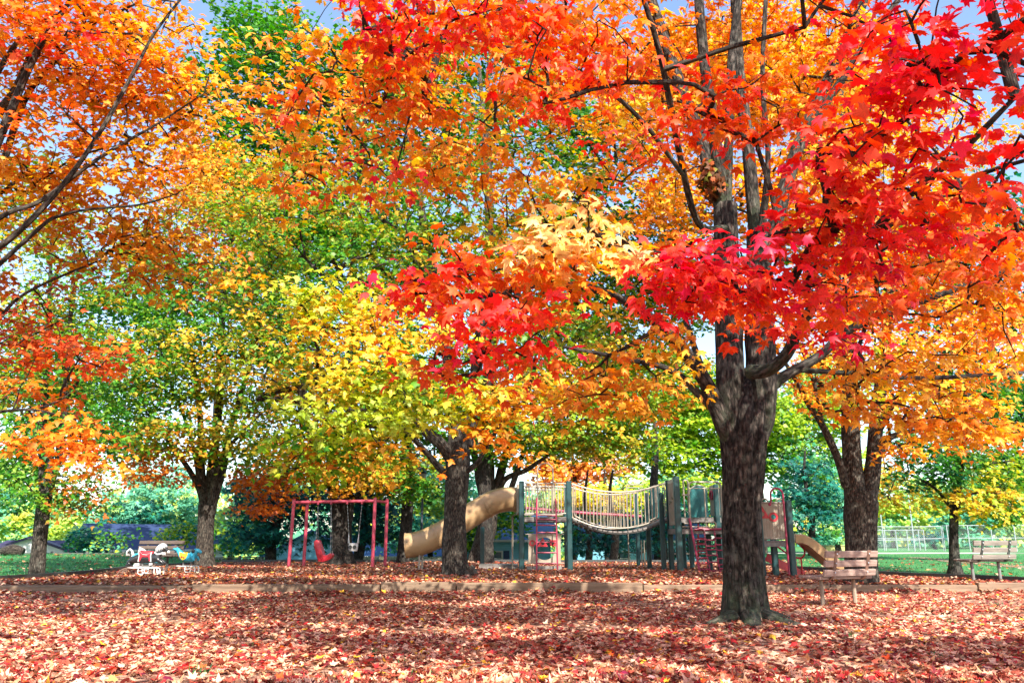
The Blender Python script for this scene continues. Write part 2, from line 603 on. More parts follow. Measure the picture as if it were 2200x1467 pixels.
# pale gravel strip and worn track on the playing field
path = sheet('path', lin(9, 75, 40), lin(56, 60, 5), lambda x, y: gz(x, y) + 0.012, M['path'])
mb = MB()
tp = [gnd(1935, 1190), gnd(1990, 1200), gnd(2050, 1210)]
trk = sheet('dirt_track', lin(0, 1, 3), lin(0, 1, 12), lambda x, y: 0, M['dirt'])
for v in trk.data.vertices:
    a, b = Vector((21.5, 44.0, 0)), Vector((16.0, 24.5, 0))
    p = a.lerp(b, v.co.y)
    q = p + Vector((0.75, 0.2, 0)) * (v.co.x - 0.5) * 1.6
    v.co = (q.x + 0.3 * math.sin(v.co.y * 9), q.y, gz(q.x, q.y) + 0.012)
bare = sheet('bare_ground', lin(-6, 12, 30), lin(34.0, 40.0, 10), lambda x, y: gz(x, y) + 0.012, M['dirt'])

# timber edging in front of the play bed: separate beams butted end to end
te = thing('timber_edging', 'long brown timber edging running across in front of the playground', 'edging', (0, front_y(0), 0))
joints = [-16.5, -13.9, -10.1, -6.3, -2.6, -1.1, 2.6, 6.3, 9.2, 12.6, 16.4]
for i in range(len(joints) - 1):
    x0, x1 = joints[i] + 0.008, joints[i + 1] - 0.008
    mb = MB()
    dz = random.uniform(-0.025, 0.028) + (0.03 if i == 4 else 0) + (0.025 if i == 8 else 0)
    y0, y1 = front_y(x0) + random.uniform(-.02, .02), front_y(x1) + random.uniform(-.02, .02)
    n = 8
    for k in range(1):
        mb.beam((x0, y0, 0.075 + dz), (x1, y1, 0.075 + dz + random.uniform(-.008, .008)), 0.15, 0.27, ch=0.012)
    o = mb.build('beam', M['timber'], te, smooth=False)
# low dark edging round the other sides of the play bed
pe = thing('plastic_edging', 'low dark edging strip around the sides of the leafy play bed', 'edging', (0, 25, ZB))
for pts in ([(bed_x0(y) - 0.05, y) for y in lin(16.9, 33, 22)], [(bed_x1(y) + 0.05, y) for y in lin(17.0, 33, 26)], [(x, 33.6) for x in lin(-11.8, 9.2, 24)]):
    mb = MB()
    for a, b in zip(pts, pts[1:]):
        mb.beam((a[0], a[1], gz(*a) + 0.03), (b[0], b[1], gz(*b) + 0.03), 0.07, 0.16)
    mb.build('edge_strip', M['steel_dark'], pe, smooth=False)

# ------------------------------------------------------------------ leaves
PAL = {k: np.array(s2l(v)) for k, v in dict(
    crimson=(232, 48, 84), crimson2=(206, 30, 66), red=(240, 62, 56), redor=(240, 92, 44), orange=(236, 130, 40), orange2=(226, 146, 44),
    rust=(204, 104, 48), gold=(238, 182, 58), yellow=(238, 212, 72), pale=(250, 222, 150), lime=(190, 208, 50), ygreen=(146, 176, 44),
    green=(72, 138, 38), dgreen=(40, 98, 38), teal=(34, 128, 108), dteal=(16, 82, 80), pteal=(112, 190, 152), blush=(244, 156, 116),
    lemon=(196, 222, 112), olive=(142, 140, 40), brown=(120, 70, 36)).items()}

# maple leaf outline: base at origin, tip along +y
_h = [(0.0, 0.0), (0.10, 0.07), (0.30, -0.02), (0.29, 0.14), (0.52, 0.22), (0.40, 0.33), (0.54, 0.52), (0.33, 0.50), (0.17, 0.55), (0.20, 0.76), (0.09, 0.78)]
_out = _h + [(0.0, 1.0)] + [(-x, y) for x, y in reversed(_h[1:])]


def leaf_template(out, centre=(0.0, 0.34), bend=0.30, fold=0.22):
    v = [(*centre, 0)] + [(x, y, 0) for x, y in out]
    v = np.array(v, float)
    v[:, 2] = -bend * (v[:, 1] - 0.2) ** 2 - fold * np.abs(v[:, 0]) + 0.06
    n = len(out)
    t = np.array([(0, i + 1, (i + 1) % n + 1) for i in range(n)])
    return v, t


LEAF_HI = leaf_template(_out)
_m = [(0, 0), (0.30, 0.0), (0.22, 0.17), (0.53, 0.34), (0.24, 0.48), (0.0, 1.0), (-0.24, 0.48), (-0.53, 0.34), (-0.22, 0.17), (-0.30, 0.0)]
LEAF_MID = leaf_template(_m)
_h2 = [(0, 0), (.27, -.02), (.27, .15), (.53, .24), (.40, .36), (.52, .55), (.19, .50)]
LEAF_FINE = leaf_template(_h2 + [(0.0, 1.0)] + [(-x, y) for x, y in reversed(_h2[1:])], bend=.6, fold=.32)
LEAF_LO = (np.array([(0, 0, 0), (0.48, 0.35, -0.1), (0, 1, -0.1), (-0.48, 0.35, -0.1), (0.0, 0.3, 0.05)], float), np.array([(4, 0, 1), (4, 1, 2), (4, 2, 3), (4, 3, 0)]))
LEAF_STAR = (np.array([(0, 0.3, 0.06), (0, 0, 0), (.5, .22, -.06), (.22, .48, 0), (0, 1, -.12), (-.22, .48, 0), (-.5, .22, -.06)], float), np.array([(0, i + 1, (i + 1) % 6 + 1) for i in range(6)]))
LEAF_FAR = (np.array([(0, 0, 0), (0.5, 0.42, -.12), (0, 1, 0), (-.5, .42, -.12)], float), np.array([(0, 1, 2), (0, 2, 3)]))
NEEDLE = (np.array([(0, 0, 0), (0.5, 0.3, 0.06), (0.16, 0.36, 0), (0.42, 0.95, -0.05), (0.02, 0.5, 0.03), (-0.3, 1.0, -0.08), (-0.12, 0.4, 0), (-0.55, 0.42, 0.05)], float),
          np.array([(0, 1, 2), (0, 2, 4), (2, 3, 4), (0, 4, 6), (4, 5, 6), (0, 6, 7)]))


def norm(a):
    return a / np.maximum(1e-9, np.linalg.norm(a, axis=1, keepdims=True))


def frames(nrm, tip):
    z = norm(nrm)
    y = norm(tip - z * np.sum(tip * z, 1, keepdims=True))
    x = np.cross(y, z)
    return x, y, z


def leaves_mesh(name, pos, X, Y, Z, size, col, tmpl, off=(0, 0, 0), curl=None):
    tv, tt = tmpl
    n, k, q = len(pos), len(tv), len(tt)
    if curl is None:
        curl = np.ones(n)
    s = size[:, None, None]
    co = pos[:, None, :] - np.array(off)[None, None, :] + s * (X[:, None, :] * tv[None, :, 0:1] + Y[:, None, :] * tv[None, :, 1:2] + Z[:, None, :] * (tv[None, :, 2:3] * curl[:, None, None]))
    co = co.reshape(-1, 3).astype(np.float32)
    tri = (tt[None] + (np.arange(n) * k)[:, None, None]).reshape(-1)
    me = bpy.data.meshes.new(name)
    me.vertices.add(n * k)
    me.vertices.foreach_set('co', co.ravel())
    me.loops.add(n * q * 3)
    me.loops.foreach_set('vertex_index', tri.astype(np.int32))
    me.polygons.add(n * q)
    me.polygons.foreach_set('loop_start', np.arange(0, n * q * 3, 3, dtype=np.int32))
    try:
        me.polygons.foreach_set('loop_total', np.full(n * q, 3, dtype=np.int32))
    except Exception:
        pass
    me.update(calc_edges=True)
    a = me.attributes.new('col', 'FLOAT_COLOR', 'FACE')
    c4 = np.ones((n * q, 4), np.float32)
    c4[:, :3] = np.clip(np.repeat(col, q, axis=0) * RNG.uniform(.86, 1.1, (n * q, 1)), 0, .95)
    a.data.foreach_set('color', c4.ravel())
    return me


_leafmesh = {}


def single_leaf_mesh(col, mat):
    key = tuple(int(round(v * 9)) for v in np.sqrt(col))
    kk = (key, mat.name)
    if kk not in _leafmesh:
        c = (np.array(key) / 9.0) ** 2
        me = leaves_mesh('leaf', np.zeros((1, 3)), np.array([[1., 0, 0]]), np.array([[0, 1., 0]]), np.array([[0, 0, 1.]]), np.ones(1), c[None], LEAF_HI)
        me.materials.append(mat)
        _leafmesh[kk] = me
    return _leafmesh[kk]


def leaf_objects(name, parent, idx, pos, X, Y, Z, size, col, mat, off):
    for i in idx:
        o = bpy.data.objects.new(name, single_leaf_mesh(col[i], mat))
        C.objects.link(o)
        o.parent = parent
        s = float(size[i])
        m = Matrix(((X[i][0] * s, Y[i][0] * s, Z[i][0] * s, pos[i][0] - off[0]),
                    (X[i][1] * s, Y[i][1] * s, Z[i][1] * s, pos[i][1] - off[1]),
                    (X[i][2] * s, Y[i][2] * s, Z[i][2] * s, pos[i][2] - off[2]), (0, 0, 0, 1)))
        o.matrix_local = m


def pick(pal, n):
    names = [p[0] for p in pal]
    w = np.array([p[1] for p in pal], float)
    ids = RNG.choice(len(names), n, p=w / w.sum())
    return np.array([PAL[k] for k in names])[ids]


# ------------------------------------------------------------------ trees
def limb_mesh(mb_v, mb_f, mb_bc, pts, rad, n=10, seed=0.0, rough=0.06, flare=0.0, lobes=0, furrow=0.0, sub=6):
    """tapered limb through points (Catmull-Rom), irregular section, bark coordinates"""
    P = [Vector(p) for p in pts]
    ext = [P[0] * 2 - P[1]] + P + [P[-1] * 2 - P[-2]]
    cp, cr = [], []
    for i in range(1, len(ext) - 2):
        p0, p1, p2, p3 = ext[i - 1:i + 3]
        for s in range(sub):
            t = s / sub
            cp.append(0.5 * ((2 * p1) + (p2 - p0) * t + (2 * p0 - 5 * p1 + 4 * p2 - p3) * t * t + (3 * p1 - p0 - 3 * p2 + p3) * t ** 3))
            cr.append(rad[i - 1] * (1 - t) + rad[i] * t)
    cp.append(P[-1])
    cr.append(rad[-1])
    b = len(mb_v)
    prev = None
    L = 0.0
    m = len(cp)
    for i, p in enumerate(cp):
        t = (cp[min(i + 1, m - 1)] - cp[max(i - 1, 0)]).normalized()
        if i:
            L += (p - cp[i - 1]).length
        if prev is None:
            a = Vector((0, 1, 0)) if abs(t.y) < 0.8 else Vector((1, 0, 0))
            nr = (a - t * a.dot(t)).normalized()
        else:
            nr = (prev - t * prev.dot(t)).normalized()
        prev = nr
        bi = t.cross(nr)
        for k in range(n):
            q = 2 * PI * k / n
            d = nr * math.cos(q) + bi * math.sin(q)
            r = cr[i]
            r *= 1 + rough * 2.0 * mnoise.noise(Vector((math.cos(q) * 0.9 + seed, math.sin(q) * 0.9, L * 1.4 + seed)))
            if flare:
                fl = flare * math.exp(-L / 0.17)
                r += fl * (0.55 + (0.75 * max(0.0, math.cos(lobes * q + seed + 0.7 * math.sin(q + seed))) ** 1.3 if lobes else 0))
            if furrow:
                f1 = mnoise.noise(Vector((math.cos(q) * 4.5, math.sin(q) * 4.5, L * 1.1 + seed)))
                f2 = mnoise.noise(Vector((math.cos(q) * 11, math.sin(q) * 11, L * 2.6 + seed)))
                r += furrow * (0.6 - 2.2 * abs(f1)) + furrow * 0.6 * f2
            mb_v.append(tuple(p + d * r))
            rr = max(cr[i], 0.03)
            mb_bc.append((math.cos(q) * rr + seed, math.sin(q) * rr, L))
    for i in range(m - 1):
        for k in range(n):
            k2 = (k + 1) % n
            mb_f.append((b + i * n + k, b + i * n + k2, b + (i + 1) * n + k2, b + (i + 1) * n + k))
    mb_f.append(tuple(b + (m - 1) * n + k for k in range(n)))
    return cp, cr


def bark_object(name, v, f, bc, mat, root, off, label=None):
    me = bpy.data.meshes.new(name)
    me.from_pydata([(a[0] - off[0], a[1] - off[1], a[2] - off[2]) for a in v], [], f)
    me.polygons.foreach_set('use_smooth', [True] * len(f))
    at_ = me.attributes.new('bc', 'FLOAT_VECTOR', 'POINT')
    at_.data.foreach_set('vector', np.array(bc, np.float32).ravel())
    return link(name, me, mat, root, None, label)


def twig_mesh(name, A, Bm, Bp, ra, rb, mat, root, off, sides=5):
    """curved thin branches A -> Bm -> Bp, all of one topology"""
    n = len(A)
    if n == 0:
        return None
    pts = np.stack([A, (A + 2 * Bm + Bp) / 4, Bp], 1)
    rad = np.stack([ra, (ra + rb) / 2, rb], 1)
    t = norm(Bp - A)
    up = np.where(np.abs(t[:, 2:3]) < 0.9, np.array([[0, 0, 1.]]), np.array([[1., 0, 0]]))
    x = norm(np.cross(up, t))
    y = np.cross(t, x)
    q = 2 * PI * np.arange(sides) / sides
    ring = x[:, None, :] * np.cos(q)[None, :, None] + y[:, None, :] * np.sin(q)[None, :, None]
    co = pts[:, :, None, :] + ring[:, None] * rad[:, :, None, None] - np.array(off)
    bc = np.zeros_like(co)
    bc[..., 0] = np.cos(q) * 0.05 + (np.arange(n) * 0.37)[:, None, None]
    bc[..., 1] = np.sin(q) * 0.05
    bc[..., 2] = np.arange(3)[None, :, None] * 0.3
    k = np.arange(sides)
    k2 = (k + 1) % sides
    f = []
    for i in range(2):
        f.append(np.stack([i * sides + k, i * sides + k2, (i + 1) * sides + k2, (i + 1) * sides + k], 1))
    f = np.concatenate(f, 0)
    F_ = (f[None] + (np.arange(n) * sides * 3)[:, None, None]).reshape(-1, 4)
    me = bpy.data.meshes.new(name)
    me.vertices.add(n * sides * 3)
    me.vertices.foreach_set('co', co.reshape(-1).astype(np.float32))
    nf = len(F_)
    me.loops.add(nf * 4)
    me.loops.foreach_set('vertex_index', F_.reshape(-1).astype(np.int32))
    me.polygons.add(nf)
    me.polygons.foreach_set('loop_start', np.arange(0, nf * 4, 4, dtype=np.int32))
    try:
        me.polygons.foreach_set('loop_total', np.full(nf, 4, dtype=np.int32))
    except Exception:
        pass
    me.polygons.foreach_set('use_smooth', np.ones(nf, dtype=bool))
    me.update(calc_edges=True)
    a = me.attributes.new('bc', 'FLOAT_VECTOR', 'POINT')
    a.data.foreach_set('vector', bc.reshape(-1).astype(np.float32))
    return link(name, me, mat, root, 'stuff')


def make_tree(name, label, base, trunk, limbs, blobs, leaf=0.13, per=14, sr=0.32, tmpl=None, mat='leaf', bark='bark', own=0, group=None, cat='tree',
              flare=0.0, lobes=0, furrow=0.0, nseg=12, twig=True, seed=1.0, roots=(), tw_r=0.006, sunface=0.55, cov=1.0):
    """trunk: [(x,y,z,r)...] limbs: lists of the same; blobs: leaf masses in metres with a colour mix"""
    base = Vector(base)
    root = thing(name, label, cat, base, group=group)
    v, f, bc = [], [], []
    nodes, nr = [], []
    cp, cr = limb_mesh(v, f, bc, [p[:3] for p in trunk], [p[3] for p in trunk], n=nseg if not furrow else 84, seed=seed, rough=0.05, flare=flare, lobes=lobes, furrow=furrow, sub=6 if not furrow else 22)
    nodes += [p for i, p in enumerate(cp) if p.z > base.z + 1.7] or cp[-3:]
    for r_ in roots:
        limb_mesh(v, f, bc, [p[:3] for p in r_], [p[3] for p in r_], n=10, seed=seed + 3, rough=0.12)
    for i, L in enumerate(limbs):
        hv = L[0][3] > 0.12 and furrow
        a, b = limb_mesh(v, f, bc, [p[:3] for p in L], [p[3] for p in L], n=(30 if hv else (12 if L[0][3] > 0.06 else 8)), seed=seed + i * 1.7, rough=0.07, furrow=furrow * 0.6 if hv else 0, sub=14 if hv else 6)
        nodes += a[1:]
    bark_object('trunk', v, f, bc, M[bark], root, base)
    S, SP, SQ, SL = [], [], [], []
    for (c, rad, cover, pal, lf) in blobs:
        c = Vector(c)
        lf = lf or leaf
        area = PI * rad[0] * rad[2]
        n = max(per, int(cov * cover * area / (0.40 * lf * lf)))
        ns = max(1, int(round(n / per)))
        d = norm(RNG.normal(size=(ns, 3))) * RNG.random((ns, 1)) ** (1 / 3)
        pts = np.array(c)[None] + d * np.array(rad)[None]
        S.append(pts)
        SP += [pal] * ns
        SL += [lf] * ns
    if not S:
        return root
    S = np.concatenate(S, 0)
    SL = np.array(SL)
    ns = len(S)
    keep = S[:, 2] > base.z + 0.9
    # join every spray to the nearest wood already grown, nearest first
    nod = np.array([tuple(p) for p in nodes])
    parent = np.full(ns, -1)
    if twig:
        D = np.min(np.linalg.norm(S[:, None] - nod[None], axis=2), axis=1)
        order = np.argsort(D)
        nmax = len(nod) + 2 * ns
        buf = np.zeros((nmax, 3))
        own_of = np.full(nmax, -1)
        cnt = len(nod)
        buf[:cnt] = nod
        A = np.zeros((ns, 3))
        Bm = np.zeros((ns, 3))
        for i in order:
            d = np.linalg.norm(buf[:cnt] - S[i], axis=1)
            # prefer wood that lies below and inwards
            d = d + 0.35 * np.maximum(0, buf[:cnt, 2] - S[i, 2])
            j = int(np.argmin(d))
            A[i] = buf[j]
            parent[i] = own_of[j]
            ln = np.linalg.norm(S[i] - A[i])
            Bm[i] = (A[i] + S[i]) / 2 + RNG.normal(size=3) * 0.07 * ln + np.array([0, 0, 0.08 * ln])
            mid = (A[i] + 2 * Bm[i] + S[i]) / 4
            buf[cnt] = mid
            own_of[cnt] = i
            buf[cnt + 1] = S[i]
            own_of[cnt + 1] = i
            cnt += 2
        load = np.ones(ns)
        for i in order[::-1]:
            if parent[i] >= 0:
                load[parent[i]] += load[i]
        ra = tw_r * (0.5 + 0.62 * np.sqrt(load))
        rb = np.maximum(tw_r * 0.5, ra * 0.62)
        twig_mesh('branches', A, Bm, S, ra, rb, M['twig'] if bark != 'bark_dark' else M['bark_dark'], root, base)
    # leaves
    per_n = np.maximum(4, RNG.poisson(per, ns))
    sid = np.repeat(np.arange(ns), per_n)
    n = len(sid)
    th = RNG.random(n) * 2 * PI
    rr = np.sqrt(RNG.random(n)) * sr * RNG.uniform(0.6, 1.35, ns)[sid]
    out = np.stack([np.cos(th), np.sin(th), np.zeros(n)], 1)
    tilt = RNG.normal(size=(ns, 2)) * 0.22
    z = rr * (np.cos(th) * tilt[sid, 0] + np.sin(th) * tilt[sid, 1]) - 0.28 * rr * rr / max(sr, 0.01) + RNG.normal(size=n) * sr * 0.15
    pos = S[sid] + out * rr[:, None]
    pos[:, 2] += z
    nrm = np.array([0, 0, 0.75]) + np.array(SUNV) * sunface + RNG.normal(size=(n, 3)) * 0.55
    tip = out * 0.7 + RNG.normal(size=(n, 3)) * 0.45 + np.array([0, 0, -0.75])
    X, Y, Z = frames(nrm, tip)
    size = SL[sid] * RNG.uniform(0.7, 1.2, n)
    scol = np.zeros((ns, 3))
    lcol = np.zeros((n, 3))
    for pal in {id(p): p for p in SP}.values():
        m1 = np.array([p is pal for p in SP])
        scol[m1] = pick(pal, int(m1.sum()))
        m2 = m1[sid]
        lcol[m2] = pick(pal, int(m2.sum()))
    w = RNG.random((n, 1)) * 0.6
    col = scol[sid] * (1 - w) + lcol * w
    col = np.clip(col * RNG.uniform(0.78, 1.15, (n, 1)), 0.0, 0.95)
    ok = keep[sid]
    pos, X, Y, Z, size, col = pos[ok], X[ok], Y[ok], Z[ok], size[ok], col[ok]
    idx = np.array([], int)
    if own:
        cv = np.array((0, 0, H))
        rel = pos - cv
        dep = rel[:, 1] * cs + rel[:, 2] * sn
        u = (rel[:, 2] * cs - rel[:, 1] * sn) / np.maximum(dep, .1)
        rgt = rel[:, 0] / np.maximum(dep, .1)
        vis = (dep > 0.5) & (np.abs(rgt) < 0.66) & (np.abs(u) < 0.44)
        score = np.where(vis, size / np.maximum(dep, .1), 0)
        idx = np.argsort(-score)[:own]
        leaf_objects('leaf', root, idx, pos, X, Y, Z, size, col, M[mat], base)
    rest = np.ones(len(pos), bool)
    rest[idx] = False
    cm = leaves_mesh('crown', pos[rest], X[rest], Y[rest], Z[rest], size[rest], col[rest], tmpl or LEAF_MID, base, RNG.uniform(0.1, 2.3, int(rest.sum())))
    link('crown', cm, M[mat], root, 'stuff')
    return root


def L3(*pts):
    """limb given by points seen in the photograph: (px, py, distance, radius)"""
    return [(*at(a, b, y), r) for a, b, y, r in pts]


def B3(px, py, Y, rx, ry, cover, pal, depth=None, leaf=None):
    """leaf mass seen in the photograph; radii measured there and turned into metres"""
    c = at(px, py, Y)
    d = (c - Vector((0, 0, H)))
    t = d.y * cs + d.z * sn
    a, b = rx * t / F, ry * t / F
    return (c, (a, depth if depth else max(0.5, 0.75 * min(a, 3 * b)), b), cover, pal, leaf)


# ------------------------------------------------------------------ the maples
CR = [('crimson', .42), ('crimson2', .08), ('red', .38), ('redor', .12)]
RD = [('red', .46), ('crimson', .18), ('redor', .36)]
RO = [('redor', .5), ('red', .2), ('orange', .3)]
OR = [('orange', .55), ('redor', .13), ('orange2', .24), ('gold', .08)]
OG = [('orange', .38), ('orange2', .3), ('gold', .26), ('redor', .06)]
OY = [('orange', .28), ('gold', .42), ('orange2', .22), ('yellow', .08)]
PY = [('pale', .42), ('gold', .32), ('orange', .18), ('redor', .08)]
YL = [('yellow', .4), ('gold', .4), ('lime', .2)]
LM = [('lime', .45), ('ygreen', .25), ('yellow', .2), ('lemon', .1)]
LG = [('lime', .3), ('ygreen', .4), ('green', .3)]
GR = [('green', .5), ('dgreen', .3), ('ygreen', .2)]
GY = [('green', .3), ('ygreen', .3), ('olive', .2), ('gold', .2)]
GO = [('green', .25), ('olive', .25), ('orange2', .3), ('ygreen', .2)]
RU = [('rust', .5), ('orange', .3), ('orange2', .2)]
DG = [('dgreen', .6), ('green', .3), ('teal', .1)]
BL = [('blush', .5), ('orange', .3), ('gold', .2)]


def trunk_px(pts, base):
    """first point stands on the ground at base; the others are (px, py, radius) at the same distance"""
    out = [(base.x, base.y, base.z - 0.12, pts[0][2])]
    for px, py, r in pts:
        p = at(px, py, base.y)
        out.append((p.x, p.y, p.z, r))
    return out


